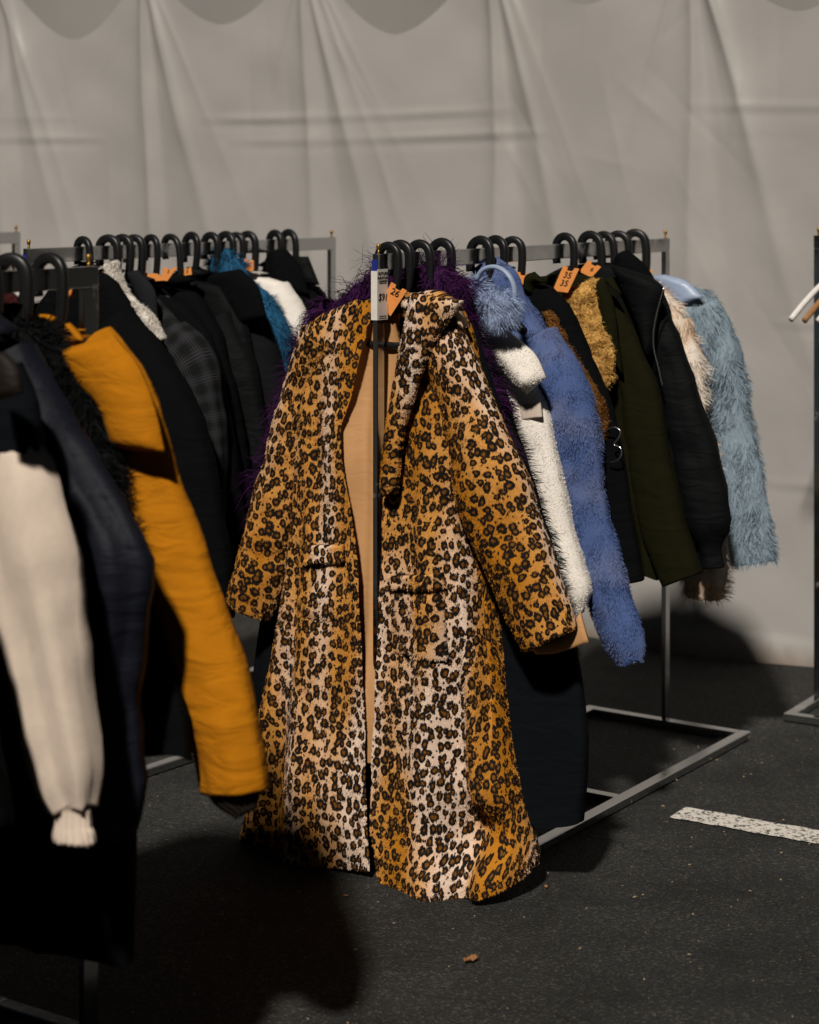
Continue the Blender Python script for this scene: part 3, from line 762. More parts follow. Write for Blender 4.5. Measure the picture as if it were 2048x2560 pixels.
    def patch(nm, P, l, r, up, b, sd):
        a, c = K.c(u - .11, l), K.c(u - .11, r)
        y = surf_y(P, list(a) + list(c) + list((a + c) / 2)) - up
        p = pad(a, c, y, b, n=20, m=14, seed=sd, lump=.003, back=.012)
        q = P[:, :mf].reshape(-1, 3); near = np.argmin((q[None, :, 0] - p.v[:, None, 0]) ** 2 + (q[None, :, 2] - p.v[:, None, 2]) ** 2, 1)
        p.v[:, 1] += (q[near, 1] - y - up) * .85
        p.uv = np.stack([p.v[:, 0] + (3 if P is PL else 9), p.v[:, 2]], 1); p.build(nm, 'leopard_pile', root, hz, caps=True); pieces.append(p)
    patch('pocket', PL, [(622, 1180), (616, 1240), (626, 1302)], [(716, 1172), (722, 1240), (726, 1312)], -.004, .008, 41)
    patch('pocket_flap', PL, [(632, 1150), (634, 1188)], [(716, 1148), (718, 1186)], .014, .010, 42)
    patch('pocket', PR, [(816, 1225), (820, 1300), (826, 1376)], [(924, 1225), (926, 1300), (932, 1396)], -.002, .009, 43)
    patch('pocket_flap', PR, [(816, 1214), (818, 1242)], [(924, 1208), (928, 1240)], .013, .010, 44)
    lp = pad(K.c(u - .13, [(852, 618), (836, 700), (820, 800), (802, 930), (797, 1036)]), K.c(u - .13, [(958, 634), (905, 720), (868, 810), (842, 905), (828, 1040)]), -.10, .020, y1=-.120, n=40, m=16, seed=52, lump=.004, back=.012)
    lp.build('lapel', 'leopard_pile', root, hz, caps=True); pieces.append(lp)
    cl = pad(K.c(u - .05, [(852, 634), (880, 618), (925, 612), (962, 636)]), K.c(u - .05, [(868, 664), (895, 650), (935, 648), (985, 690)]), -.06, .03, n=24, m=12, seed=52, lump=.003, back=.02)
    cl.build('collar', 'leopard_pile', root, hz, caps=True); pieces.append(cl)
    # lining: back of the inside with long soft folds, and a yoke above the hanger bar
    zl = np.linspace(1.345, .27, 60); fl = (1.345 - zl) / 1.07
    wl = np.interp(fl, [0, .1, .4, 1], [.045, .085, .12, .13]); xs = np.linspace(-1, 1, 60)
    X = xs[None] * wl[:, None] - .01; Y = -.006 - .05 * fl[:, None] - .03 * np.abs(xs)[None] ** 4
    Y = Y - .022 * np.exp(-((X + .035 - .02 * fl[:, None]) / .022) ** 2) * np.clip(fl * 4, 0, 1)[:, None] + .012 * np.sin(X * 34 + 2 * fl[:, None] + 2) * np.clip(fl * 3, 0, 1)[:, None]
    Y = Y - .02 * np.exp(-((X + .10 - .07 * fl[:, None]) / .03) ** 2) * np.clip(fl * 3, 0, 1)[:, None]
    P3 = np.stack([X, Y, np.broadcast_to(zl[:, None], X.shape)], -1); P3[..., 1] += (.008 * sn(P3.reshape(-1, 3), (16, 14, 8), 6)).reshape(X.shape)
    Piece(P3, P3[..., [0, 2]]).build('lining', 'tan_satin', root, hz)
    yk = pad(K.c(u + .02, [(742, 668), (742, 730)]), K.c(u + .02, [(838, 660), (838, 730)]), .025, .012, n=12, m=20, seed=6, lump=.004); yk.build('lining_yoke', 'tan_satin', root, hz, caps=True)
    bn = pad(K.c(u + .02, [(742, 650), (742, 676)]), K.c(u + .02, [(838, 646), (838, 674)]), .03, .014, n=10, m=20, seed=7, lump=.003); bn.build('back_collar', 'leopard_pile', root, hz, caps=True); pieces.append(bn)
    fur(pieces, 205000, .0058, .0019, 'leopard_pile', root, hz, name='pile', lift=.42, comb=(0, -.05, -.8), jit=.35, clump=.3, cfreq=70, droop=.3, seed=5, front=1.2)
    hanger(K, u - .012, BH + 'with trouser bar inside the leopard coat', half=.17, bar=True, slope=.035)
leopard_coat()

# ---- other garments on the centre-right rail
BW = 'black_wool'
garment(RK, .11, 'long_coat', 'long smooth black coat hanging just behind the leopard coat', 'coat', 'navy_knit',
        [(880, 622), (940, 640), (985, 690), (1020, 800), (1080, 1000), (1150, 1200), (1192, 1350), (1210, 1450), (1224, 1560), (1222, 1650), (1212, 1745)],
        [((980, 690), (930, 780)), ((1030, 850), (950, 900)), ((1085, 1020), (1000, 1050)), ((1140, 1180), (1060, 1210)), ((1170, 1290), (1090, 1320))], T=(.03, .04, .07), fold=.012, seed=2, y0=.03)

garment(RK, .20, 'purple_fur_coat', 'shaggy purple long haired fur coat behind the leopard coat', 'fur coat', 'fur_purple',
        [(868, 552), (915, 556), (955, 585), (972, 650), (980, 800), (985, 1000), (990, 1150)],
        [((940, 604), (900, 700)), ((978, 740), (920, 800)), ((1025, 845), (955, 895)), ((1060, 980), (985, 1030)), ((1085, 1130), (1015, 1170))],
        left=[(806, 570), (760, 588), (705, 622), (676, 690), (665, 800), (660, 1150)],
        left_sleeve=[((690, 622), (750, 700)), ((640, 720), (705, 780)), ((602, 840), (660, 900)), ((575, 960), (630, 1010)), ((560, 1080), (610, 1120))],
        T=(.03, .04, .045), y0=.03, sleeve_y=.02, seed=4, lump=.006,
        furspec=dict(count=19000, length=.10, width=.0023, mat='fur_purple', lift=1.0, comb=(0, .1, -.08), jit=.6, clump=.9, cfreq=45, droop=1.5, seg=6, curl=.006, curlfreq=1.3, front=.5, lenvar=.5))

garment(RK, .30, 'black_fur_coat', 'black fur coat between the purple coat and the white sherpa jacket', 'fur coat', 'fur_black',
        [(900, 566), (940, 560), (968, 578), (985, 630), (1015, 730), (1040, 850), (1060, 1000), (1075, 1300)],
        [((970, 592), (935, 690)), ((1022, 722), (965, 785)), ((1070, 850), (1000, 905)), ((1115, 980), (1060, 1010)), ((1160, 1130), (1100, 1160)), ((1195, 1280), (1140, 1300)), ((1208, 1360), (1160, 1372))],
        T=(.04, .06, .07), seed=6,
        furspec=dict(count=26000, length=.036, width=.0018, mat='fur_black', lift=.9, comb=(.15, 0, -.35), jit=.4, clump=.5, cfreq=60, droop=.4, seg=3, front=.3))

r, zb, P = garment(RK, .49, 'sherpa_jacket', 'white sherpa fleece jacket with wide collar and small sleeve patch', 'jacket', 'white_sherpa',
        [(1000, 595), (1035, 650), (1085, 730), (1125, 820), (1140, 900), (1150, 1100), (1155, 1230)],
        [((1104, 770), (1035, 815)), ((1148, 848), (1075, 885)), ((1170, 948), (1092, 972)), ((1200, 1080), (1118, 1098)), ((1230, 1190), (1148, 1205)), ((1244, 1255), (1165, 1268)), ((1232, 1286), (1185, 1290))],
        T=(.03, .05, .055), seed=8, lump=.0015, crease=.003,
        pads=[dict(name='collar', l=[(988, 604), (1000, 665), (1032, 735), (1065, 785), (1108, 830)], r=[(1000, 592), (1045, 672), (1088, 712), (1128, 748), (1150, 795)], y=-.085, b=.04, lump=.006, n=34, furry=True),
              dict(name='sleeve_patch', l=[(1094, 853), (1099, 884)], r=[(1138, 846), (1142, 878)], y=-.052, b=.004, mat='cream_fleece', label='small cream embossed patch')],
        furspec=dict(count=60000, length=.0048, width=.0020, mat='fur_white', lift=.5, comb=(0, 0, -.3), jit=.6, clump=.5, cfreq=120, droop=.4, seg=2, front=.6,
                     ))
garment(RK, .565, 'blue_fur_coat', 'plush cornflower blue faux fur coat with hood beside the white sherpa jacket', 'fur coat', 'fur_blue',
        [(1020, 560), (1075, 585), (1130, 660), (1180, 750), (1205, 850), (1215, 1000), (1220, 1180)],
        [((1168, 690), (1080, 745)), ((1240, 815), (1128, 860)), ((1260, 908), (1148, 935)), ((1273, 1030), (1175, 1052)), ((1302, 1160), (1213, 1180)), ((1332, 1270), (1248, 1290)), ((1356, 1355), (1285, 1372)), ((1352, 1385), (1300, 1392))],
        T=(.035, .055, .06), seed=10, lump=.003, crease=.002,
        pads=[dict(name='hood', l=[(1000, 575), (1012, 640), (1050, 700), (1090, 745)], r=[(1046, 540), (1086, 572), (1112, 640), (1150, 700)], y=-.03, b=.05, lump=.012, furry=True)],
        furspec=dict(count=95000, length=.0105, width=.0018, mat='fur_blue', lift=.6, comb=(0, 0, -.6), jit=.4, clump=.6, cfreq=55, droop=.5, seg=2, front=.7))

def earmuffs():
    K, u = RK, .455
    A = K.at(u); zb = 1.2; root = empty('earmuffs', (A[0], A[1], zb), K.rz)
    tag(root, 'fluffy pale blue earmuffs with a pale band hung over the blue coat', 'earmuffs')
    y = -.10
    pts = K.c(u + y, [(1002, 590), (1018, 568), (1042, 562), (1064, 572), (1080, 595), (1084, 622), (1076, 645)])
    band = tube(np.stack([pts[:, 0], np.full(len(pts), y), pts[:, 1]], 1), np.full(7, .0065), np.full(7, .009), n=30, m=10, open_end=False)
    band.build('band', 'pale_blue_satin', root, zb, caps=True)
    for cpt, rr, yy in (((1046, 648), .047, y - .02), ((1008, 628), .042, y + .03)):
        c = K.c(u + yy, [cpt])[0]; P = []
        th = np.linspace(0.02, math.pi - .02, 16); ph = np.linspace(0, 2 * math.pi, 25)
        TH, PH = np.meshgrid(th, ph, indexing='ij')
        G = np.stack([c[0] + rr * np.sin(TH) * np.cos(PH), yy + .6 * rr * np.sin(TH) * np.sin(PH), c[1] + rr * np.cos(TH)], -1)
        p = Piece(G, np.stack([PH * rr, TH * rr], -1)); p.nor = orient_out(G, np.array([c[0], yy, c[1]]))
        p.nor = p.nor.reshape(-1, 3); o = p.build('ear_pad', 'fur_pale_blue', root, zb)
        f = fur([p], 5200, .042, .0016, 'fur_pale_blue', o, zb, lift=.8, comb=(.35, 0, -.45), jit=.35, clump=.5, droop=.5, seg=3, seed=3, front=.2)
earmuffs()

garment(RK, .658, 'black_coat', 'black coat with brown curly trim and dark olive collar beside the blue coat', 'coat', BW,
        [(1095, 590), (1150, 592), (1200, 645), (1240, 735), (1262, 830), (1280, 950), (1290, 1150), (1295, 1200)],
        [((1203, 652), (1140, 720)), ((1245, 752), (1180, 800)), ((1285, 850), (1215, 890)), ((1312, 980), (1235, 1010)), ((1332, 1100), (1265, 1120)), ((1354, 1205), (1290, 1240))],
        seed=12, pads=[dict(name='curly_trim', l=[(1150, 655), (1196, 748), (1226, 815), (1247, 880), (1256, 935)], r=[(1158, 655), (1206, 745), (1248, 808), (1274, 862), (1268, 925)], y=-.055, b=.02, mat='fur_brown', lump=.006,
                            fur=dict(count=9000, length=.016, width=.002, mat='fur_brown', lift=.8, jit=.8, clump=1.2, cfreq=90, seg=3, curl=.004, curlfreq=1)),
                       dict(name='collar', l=[(1105, 600), (1108, 580), (1125, 572)], r=[(1122, 622), (1130, 598), (1152, 596)], y=-.03, b=.02, mat='olive_wool')])
r, zb, P = garment(RK, .945, 'olive_parka', 'dark olive parka with mustard pile lining showing at the open front', 'parka', 'olive_wool',
        [(1200, 575), (1270, 588), (1318, 655), (1345, 730), (1360, 820), (1372, 950), (1385, 1150), (1390, 1215)],
        [((1318, 655), (1270, 745)), ((1352, 735), (1298, 800)), ((1382, 815), (1312, 865)), ((1402, 912), (1322, 955)), ((1425, 1012), (1338, 1055)), ((1447, 1112), (1360, 1150)), ((1476, 1195), (1396, 1238))],
        seed=14, T=(.03, .055, .06),
        pads=[dict(name='pile_lining', l=[(1192, 612), (1185, 660), (1200, 705), (1222, 760), (1238, 815), (1246, 850)], r=[(1256, 588), (1264, 650), (1280, 700), (1302, 748), (1300, 790), (1262, 850)], y=-.08, y1=-.125, b=.022, mat='fur_mustard', lump=.008, n=34,
                   fur=dict(count=20000, length=.018, width=.0021, mat='fur_mustard', lift=.7, comb=(0, 0, -.3), jit=.6, clump=1.3, cfreq=85, droop=.4, seg=3, curl=.004, curlfreq=.8)),
              dict(name='lapel', l=[(1252, 596), (1260, 655), (1276, 715), (1300, 760)], r=[(1272, 584), (1292, 640), (1302, 715), (1312, 790)], y=-.075, b=.016),
              dict(name='epaulette', l=[(1272, 588), (1290, 604)], r=[(1290, 584), (1310, 620)], y=-.06, b=.012, n=10)])
cuff = dict(name='cuff', mat='olive_wool')
r, zb, P = garment(RK, 1.097, 'zip_jacket', 'black high collar jacket with a silver zip between olive parka and cream fur', 'jacket', 'black_nylon',
        [(1250, 552), (1300, 556), (1345, 580), (1392, 610), (1420, 690), (1440, 800), (1455, 950), (1465, 1190)],
        [((1398, 640), (1365, 730)), ((1440, 722), (1385, 790)), ((1480, 850), (1400, 890)), ((1510, 950), (1425, 985)), ((1527, 1050), (1440, 1080)), ((1532, 1105), (1455, 1135)), ((1520, 1130), (1468, 1150)), ((1524, 1182), (1476, 1200))],
        seed=16, crease=.007,
        pads=[dict(name='stand_collar', l=[(1285, 556), (1310, 610), (1345, 690), (1365, 760)], r=[(1368, 582), (1397, 606), (1386, 660), (1378, 735)], y=-.07, b=.03)])
zp = RK.c(1.097 - .11, [(1397, 606), (1388, 636), (1380, 668), (1375, 700), (1376, 735), (1384, 768), (1394, 812)])
t = tube(np.stack([zp[:, 0], np.full(7, -.108), zp[:, 1]], 1), np.full(7, .0022), np.full(7, .002), n=40, m=8, open_end=False); t.build('zip', 'zip_metal', r, zb, caps=True)
garment(RK, 1.18, 'hooded_jacket', 'black hooded jacket whose pointed hood rises inside the far hooks', 'jacket', BW,
        [(1270, 560), (1340, 555), (1385, 590), (1410, 650), (1425, 750), (1435, 900), (1440, 1100)],
        [((1390, 600), (1350, 690)), ((1430, 720), (1370, 770)), ((1460, 860), (1395, 890)), ((1485, 1000), (1410, 1030)), ((1500, 1150), (1440, 1165))],
        seed=18, pads=[dict(name='hood', l=[(1305, 532), (1280, 575), (1270, 620)], r=[(1322, 526), (1360, 560), (1392, 615)], y=-.02, b=.035, lump=.004)])
garment(RK, 1.265, 'cream_fur_coat', 'cream and peach shaggy fur coat beside the pale blue fur coat', 'fur coat', 'fur_cream',
        [(1330, 590), (1390, 605), (1430, 640), (1455, 700), (1470, 800), (1480, 1000), (1485, 1200)],
        [((1450, 640), (1395, 710)), ((1474, 750), (1410, 800)), ((1490, 880), (1425, 900)), ((1508, 1000), (1440, 1020)), ((1522, 1130), (1450, 1150)), ((1526, 1245), (1445, 1262))],
        seed=20, lump=.008,
        furspec=dict(count=26000, length=.036, width=.0019, mat='fur_cream', lift=.75, comb=(.12, 0, -.5), jit=.4, clump=.7, cfreq=45, droop=.5, seg=3, front=.3))
garment(RK, 1.378, 'ice_blue_fur_coat', 'pale ice blue fur coat hanging last at the far end of the right rail', 'fur coat', 'fur_ice_blue',
        [(1350, 590), (1420, 592), (1480, 605), (1520, 660), (1540, 760), (1550, 900), (1558, 1120)],
        [((1508, 615), (1440, 690)), ((1546, 700), (1470, 745)), ((1571, 800), (1488, 830)), ((1586, 900), (1505, 930)), ((1606, 1000), (1515, 1030)), ((1622, 1100), (1530, 1130)), ((1630, 1165), (1545, 1195))],
        seed=22, crease=.003, lump=.004, T=(.04, .06, .06),
        pads=[dict(name='satin_yoke', l=[(1372, 582), (1395, 615), (1420, 650)], r=[(1400, 578), (1445, 592), (1480, 625)], y=-.05, b=.014, mat='pale_blue_satin', label='pale blue satin lining at the neck')],
        furspec=dict(count=45000, length=.032, width=.0018, mat='fur_ice_blue', lift=.65, comb=(.1, 0, -.7), jit=.4, clump=.6, cfreq=42, droop=.6, seg=3, front=.3, mask=lambda c: np.where((c[:, 2] > 1.30) & (c[:, 0] < .2), .08, 1)))
# metal ring buckle hanging on the black coat's belt
bk = RK.c(.66 - .08, [(1262, 912), (1290, 902), (1299, 908), (1296, 922), (1286, 938), (1300, 945), (1300, 962), (1290, 972), (1276, 976)])
A = RK.at(.66); br = empty('belt_buckle', (A[0], A[1], .9), RK.rz); tag(br, 'pale metal double loop buckle on the black coat sleeve', 'buckle')
tube(np.stack([bk[:, 0], np.full(9, -.062), bk[:, 1]], 1), np.full(9, .0022), np.full(9, .0022), n=50, m=8, open_end=False).build('loop', 'zip_metal', br, .9, caps=True)

# ---- garments on the left rail
def simple(u, name, label, right, sleeve, mat=BW, seed=30, **k): return garment(LK, u, name, label, k.pop('cat', 'coat'), mat, right, sleeve, seed=seed, **k)
simple(.228, 'wool_coat', 'black wool coat at the near end of the left rail',
       [(150, 560), (200, 552), (235, 580), (262, 625), (305, 685), (348, 740), (385, 830), (405, 950), (420, 1250)],
       [((275, 645), (205, 760)), ((350, 745), (260, 830)), ((412, 860), (320, 920)), ((445, 980), (360, 1040)), ((470, 1120), (385, 1170)), ((488, 1290), (405, 1310))], seed=30)
simple(.331, 'sherpa_lined_jacket', 'black jacket with white sherpa lining along its open collar', [(200, 560), (245, 560), (280, 620), (325, 690), (360, 770), (380, 900), (390, 1150)],
       [((290, 640), (230, 740)), ((345, 740), (275, 800)), ((390, 850), (315, 900)), ((415, 990), (345, 1020)), ((435, 1130), (370, 1150))], cat='jacket', seed=32,
       pads=[dict(name='sherpa_lining', l=[(222, 560), (240, 600), (262, 640), (300, 685), (332, 718)], r=[(246, 548), (262, 600), (282, 630), (320, 660), (346, 712)], y=-.075, b=.02, mat='white_sherpa', lump=.006,
                  fur=dict(count=9000, length=.010, width=.0022, mat='fur_white', lift=.9, comb=(0, 0, -.2), jit=.9, clump=.9, cfreq=110, seg=3, curl=.002, curlfreq=1))])
simple(.44, 'plaid_blazer', 'dark grey plaid blazer with plain collar on the left rail', [(250, 580), (292, 578), (330, 632), (385, 690), (420, 760), (432, 900), (440, 1120)],
       [((388, 686), (325, 770)), ((444, 748), (362, 815)), ((463, 840), (388, 880)), ((471, 930), (402, 960)), ((473, 1020), (415, 1045)), ((472, 1130), (425, 1150))], mat='plaid_wool', cat='blazer', seed=34,
       pads=[dict(name='collar', l=[(268, 575), (292, 635), (318, 690)], r=[(290, 568), (325, 612), (332, 672)], y=-.07, b=.014, mat='grey_denim')])
simple(.389, 'grey_coat', 'dark grey coat wedged between sherpa lined jacket and plaid blazer', [(225, 590), (270, 590), (300, 640), (340, 720), (360, 850), (370, 1100)],
       [((300, 650), (250, 740)), ((350, 760), (285, 820)), ((385, 900), (320, 930)), ((400, 1080), (345, 1100))], mat='grey_denim', seed=35)
simple(.512, 'black_parka', 'black parka just behind the plaid blazer', [(280, 590), (340, 592), (390, 640), (440, 700), (470, 800), (480, 950), (485, 1250)],
       [((395, 660), (335, 750)), ((450, 770), (375, 830)), ((485, 900), (410, 940)), ((505, 1050), (435, 1080)), ((520, 1200), (455, 1220))], cat='parka', seed=36)
simple(.60, 'black_overcoat', 'black overcoat under the folded pair of orange tags', [(310, 585), (370, 575), (420, 620), (465, 700), (490, 820), (500, 1250)],
       [((430, 650), (370, 740)), ((480, 780), (405, 830)), ((510, 920), (435, 950)), ((530, 1080), (460, 1110)), ((545, 1230), (480, 1250))], seed=37)
simple(.69, 'black_raincoat', 'black coat with small orange tag left of the teal fur', [(350, 575), (415, 562), (470, 600), (520, 690), (540, 800), (545, 1230)],
       [((485, 640), (420, 730)), ((535, 760), (460, 810)), ((560, 900), (485, 930)), ((575, 1050), (505, 1080)), ((590, 1210), (525, 1230))], mat='black_nylon', seed=38)
simple(.78, 'charcoal_coat', 'large charcoal overcoat with dark collar left of the purple fur', [(400, 590), (470, 575), (530, 615), (565, 700), (585, 800), (595, 950), (598, 1280)],
       [((532, 622), (450, 710)), ((577, 725), (480, 790)), ((602, 830), (510, 880)), ((614, 950), (530, 980)), ((622, 1100), (540, 1130)), ((622, 1260), (550, 1275))], mat='charcoal_wool', seed=39, T=(.04, .06, .065),
       pads=[dict(name='collar', l=[(430, 580), (450, 625), (500, 690)], r=[(505, 566), (540, 600), (560, 665)], y=-.085, b=.02, mat=BW)])
simple(.851, 'teal_fur_coat', 'teal blue fur coat on the left rail beside the white jacket', [(430, 552), (490, 545), (545, 600), (585, 660), (600, 730), (605, 1000)],
       [((552, 610), (490, 690)), ((597, 678), (530, 740)), ((612, 760), (550, 800)), ((622, 880), (560, 910)), ((632, 1000), (570, 1030))], mat='fur_teal', cat='fur coat', seed=40, lump=.006,
       pads=[dict(name='hood', l=[(445, 545), (450, 580), (480, 620)], r=[(480, 522), (512, 560), (540, 610)], y=-.03, b=.04, mat='fur_teal', furry=True)],
       furspec=dict(count=30000, length=.034, width=.0018, mat='fur_teal', lift=.8, comb=(.1, 0, -.4), jit=.4, clump=.8, cfreq=48, droop=.5, seg=3, front=.3))
simple(.957, 'white_jacket', 'plain white jacket shoulder between teal fur and black hooded jacket', [(480, 575), (540, 568), (590, 588), (625, 630), (645, 700), (655, 1000)],
       [((600, 594), (540, 690)), ((642, 655), (575, 720)), ((664, 750), (600, 800)), ((682, 900), (615, 930)), ((695, 1050), (635, 1070))], mat='white_cotton', cat='jacket', seed=42)
simple(1.09, 'black_hooded_coat', 'black hooded coat with hood hooked up near the far post', [(540, 570), (590, 540), (640, 570), (672, 620), (690, 720), (700, 1100)],
       [((645, 590), (590, 680)), ((690, 700), (625, 750)), ((715, 850), (650, 880)), ((730, 1000), (665, 1030))], seed=44,
       pads=[dict(name='hood', l=[(572, 528), (556, 560), (540, 600)], r=[(600, 522), (630, 560), (650, 620)], y=-.04, b=.04, lump=.004)])
simple(1.16, 'black_blouson', 'last black jacket on the left rail beside the far post', [(570, 560), (628, 545), (655, 560), (678, 610), (700, 700), (712, 1000)],
       [((655, 580), (600, 680)), ((700, 700), (640, 760)), ((725, 850), (665, 880)), ((740, 1000), (680, 1020))], mat='black_nylon', cat='jacket', seed=46,
       pads=[dict(name='collar', l=[(598, 540), (625, 600)], r=[(648, 540), (672, 600)], y=-.05, b=.02, n=12)])
hanger(LK, .90, BH + 'hook beside the teal fur with no coat of its own', half=.15)

# ---- garments on the front-left rail
r, zb, P = garment(FK, 1.350, 'amber_parka', 'amber orange canvas parka with dark ribbed cuff at the front left', 'parka', 'amber_canvas',
        [(60, 690), (130, 715), (190, 708), (240, 706), (285, 765), (312, 840), (335, 940), (345, 1100), (350, 1400)],
        [((245, 708), (125, 800)), ((303, 800), (200, 880)), ((337, 890), (235, 960)), ((368, 1010), (258, 1055)), ((425, 1160), (292, 1185)), ((474, 1300), (332, 1320)), ((521, 1450), (382, 1480)), ((546, 1560), (415, 1590)), ((558, 1636), (430, 1682))],
        seed=60, crease=.0030, cfreq=(13, 13, 20), pleat=.004, pk=3, T=(.04, .06, .06), thick=.55, sleeve_y=-.03,
        pads=[dict(name='shoulder_cape', l=[(120, 742), (150, 790), (210, 860), (238, 940)], r=[(238, 706), (292, 775), (325, 860), (346, 952)], y=-.092, b=.03, n=30),
              dict(name='strap', l=[(80, 662), (100, 662), (118, 668)], r=[(78, 670), (100, 672), (112, 680)], y=-.06, b=.006, n=10),
              dict(name='strap', l=[(138, 684), (152, 702), (168, 722)], r=[(146, 680), (162, 696), (176, 716)], y=-.06, b=.006, n=10)])
cf = sleeve_piece(FK, 1.350, [((552, 1628), (440, 1672)), ((548, 1672), (470, 1702)), ((540, 1696), (494, 1718))], thick=.5, y0=-.03, crease=.003, seed=61, n=14, m=90, pleat=.002, pk=18)
cf.build('cuff', 'brown_rib', r, zb)
garment(FK, 1.246, 'black_shaggy_coat', 'black coat with shaggy fur hood left of the amber parka', 'coat', BW,
        [(0, 680), (50, 640), (100, 690), (150, 770), (200, 870), (235, 980), (290, 1200), (340, 1380), (388, 1500), (396, 1600)],
        [((120, 740), (40, 840)), ((180, 900), (90, 960)), ((215, 1050), (120, 1090)), ((245, 1200), (150, 1230)), ((270, 1380), (180, 1400))], seed=63, T=(.04, .05, .05),
        furspec=dict(count=26000, length=.055, width=.0024, mat='fur_black', lift=.8, comb=(.2, 0, -.3), jit=.5, clump=.6, cfreq=40, droop=.5, seg=3, front=.2, mask=lambda c: np.where(c[:, 2] > 1.02, 1, .001)))
garment(FK, 1.181, 'long_black_coat', 'ankle length black coat hanging between the navy jacket and the shaggy black coat', 'coat', BW,
        [(-60, 690), (10, 660), (60, 720), (110, 830), (150, 950), (190, 1150), (225, 1350), (255, 1550), (278, 1700), (274, 1850), (268, 2030)],
        [((70, 760), (0, 850)), ((130, 930), (50, 980)), ((165, 1100), (85, 1130)), ((190, 1280), (110, 1300))], seed=64, T=(.03, .045, .05))
garment(FK, 1.116, 'navy_jacket', 'dark navy satin jacket with a bent sleeve beside the cream sleeve', 'jacket', 'navy_satin',
        [(-100, 700), (-20, 660), (40, 700), (90, 800), (130, 900), (180, 1050), (220, 1200), (260, 1400), (285, 1560), (300, 1680)],
        [((60, 715), (-25, 800)), ((135, 858), (30, 925)), ((200, 972), (90, 1045)), ((258, 1070), (150, 1135)), ((300, 1150), (180, 1205)), ((300, 1260), (180, 1290)), ((284, 1400), (170, 1420)), ((284, 1560), (180, 1570)), ((290, 1670), (196, 1690)), ((275, 1745), (208, 1755))],
        seed=65, crease=.006, pleat=.009, pk=5, T=(.04, .06, .06))
r, zb, P = garment(FK, .986, 'varsity_jacket', 'dark varsity jacket with one long cream fleece sleeve at the left edge', 'jacket', 'navy_knit',
        [(-150, 720), (-60, 680), (10, 720), (60, 830), (90, 930), (110, 1050), (120, 1300), (125, 1650)],
        [((42, 950), (-62, 948)), ((98, 990), (-60, 985)), ((134, 1070), (-48, 1110)), ((148, 1200), (-22, 1270)), ((168, 1380), (24, 1425)), ((184, 1520), (55, 1548)), ((196, 1625), (80, 1650)), ((192, 1690), (104, 1704))],
        seed=67, sleeve_mat='cream_fleece', crease=.005, pleat=.009, pk=5, thick=.5, T=(.04, .05, .05), sleeve_y=-.05)
cf = sleeve_piece(FK, .986, [((186, 1690), (108, 1706)), ((178, 1706), (126, 1716)), ((190, 1738), (118, 1748)), ((196, 1762), (114, 1772))], thick=.5, y0=-.05, crease=.003, seed=68, n=20, m=90, pleat=.0022, pk=18)
cf.build('cuff', 'cream_fleece', r, zb)
sp = sleeve_piece(FK, .986, [((30, 740), (-70, 840)), ((72, 840), (-68, 910)), ((84, 935), (-64, 940)), ((88, 966), (-58, 968))], thick=.5, y0=-.05, crease=.004, seed=69, n=16, open_end=False)
sp.build('shoulder_panel', 'navy_knit', r, zb)
garment(FK, .865, 'leather_coat', 'dark brown leather coat with glossy collar at the left edge', 'coat', 'brown_leather',
        [(-300, 760), (-200, 700), (-130, 740), (-80, 820), (-70, 950), (-65, 1150), (-60, 1500), (-60, 1750)],
        [((-100, 780), (-200, 880)), ((-70, 950), (-170, 1000)), ((-55, 1120), (-160, 1160)), ((-55, 1330), (-150, 1360)), ((-55, 1500), (-140, 1520))], seed=70,
        pads=[dict(name='collar', l=[(-40, 740), (-30, 800), (-20, 850)], r=[(10, 742), (36, 775), (46, 828)], y=-.06, b=.012, n=16)])
for i, (u, m) in enumerate(((.74, 'black_wool'), (.63, 'black_nylon'), (.51, 'charcoal_wool'), (.39, 'black_wool'), (.28, 'black_nylon'))):
    rt = [(.06, 1.38), (.2, 1.34), (.26, 1.2), (.28, .9), (.3, .35)]
    A = FK.at(u); root = empty('dark_coat', (A[0], A[1], .35), FK.rz)
    tag(root, ['black wool coat next to the leather coat, left of the frame', 'second black nylon coat left of the frame', 'charcoal coat mid rail, left of the frame', 'fourth coat, black wool, left of the frame', 'black nylon coat at the near rail end, left of the frame'][i], 'coat', 'coats out of frame on the front rail')
    b = body(np.array(rt), np.array(rt) * np.array([-1, 1]), (.03, .05, .06), seed=80 + i); b.build('body', m, root, .35)
    s = tube(np.array([(.2, -.02, 1.3), (.32, -.02, 1.1), (.4, -.02, .9), (.45, -.02, .7)]), [.08, .075, .07, .06], [.06, .06, .05, .05], crease=.006, seed=81 + i); s.build('sleeve', m, root, .35)
    mirror_piece(s, 0).build('sleeve', m, root, .35)

# ---- far-left rail: maroon fur on a white hanger
r, zb, P = garment(XK, 1.33, 'maroon_fur_coat', 'dark maroon fur coat on a white hanger at the far left edge', 'fur coat', 'fur_maroon',
        [(-40, 560), (0, 552), (25, 556), (42, 580), (50, 640), (52, 800)], None, seed=90, hang=False,
        furspec=dict(count=5000, length=.03, width=.003, mat='fur_maroon', lift=.8, jit=.5, clump=.7, droop=.4, seg=2, front=.2))
hanger(XK, 1.30, 'white plastic hanger holding the maroon fur coat', mat='white_plastic', half=.16, group='white hangers', name='clothes_hanger', thick=.7)

# ---- right rail: pale hangers and a black garment at the frame edge
for i in range(4):
    hanger(YK, .075 + .045 * i, ['leftmost pale hanger on the right edge rail', 'second pale hanger on the right edge rail', 'third pale hanger on the right edge rail', 'fourth pale hanger, partly cut by the right edge'][i], mat='white_plastic' if i % 2 == 0 else 'wood', half=.225, group='hangers at the right edge', slope=.13, thick=.5, yaw=R(-17), arm=.95)

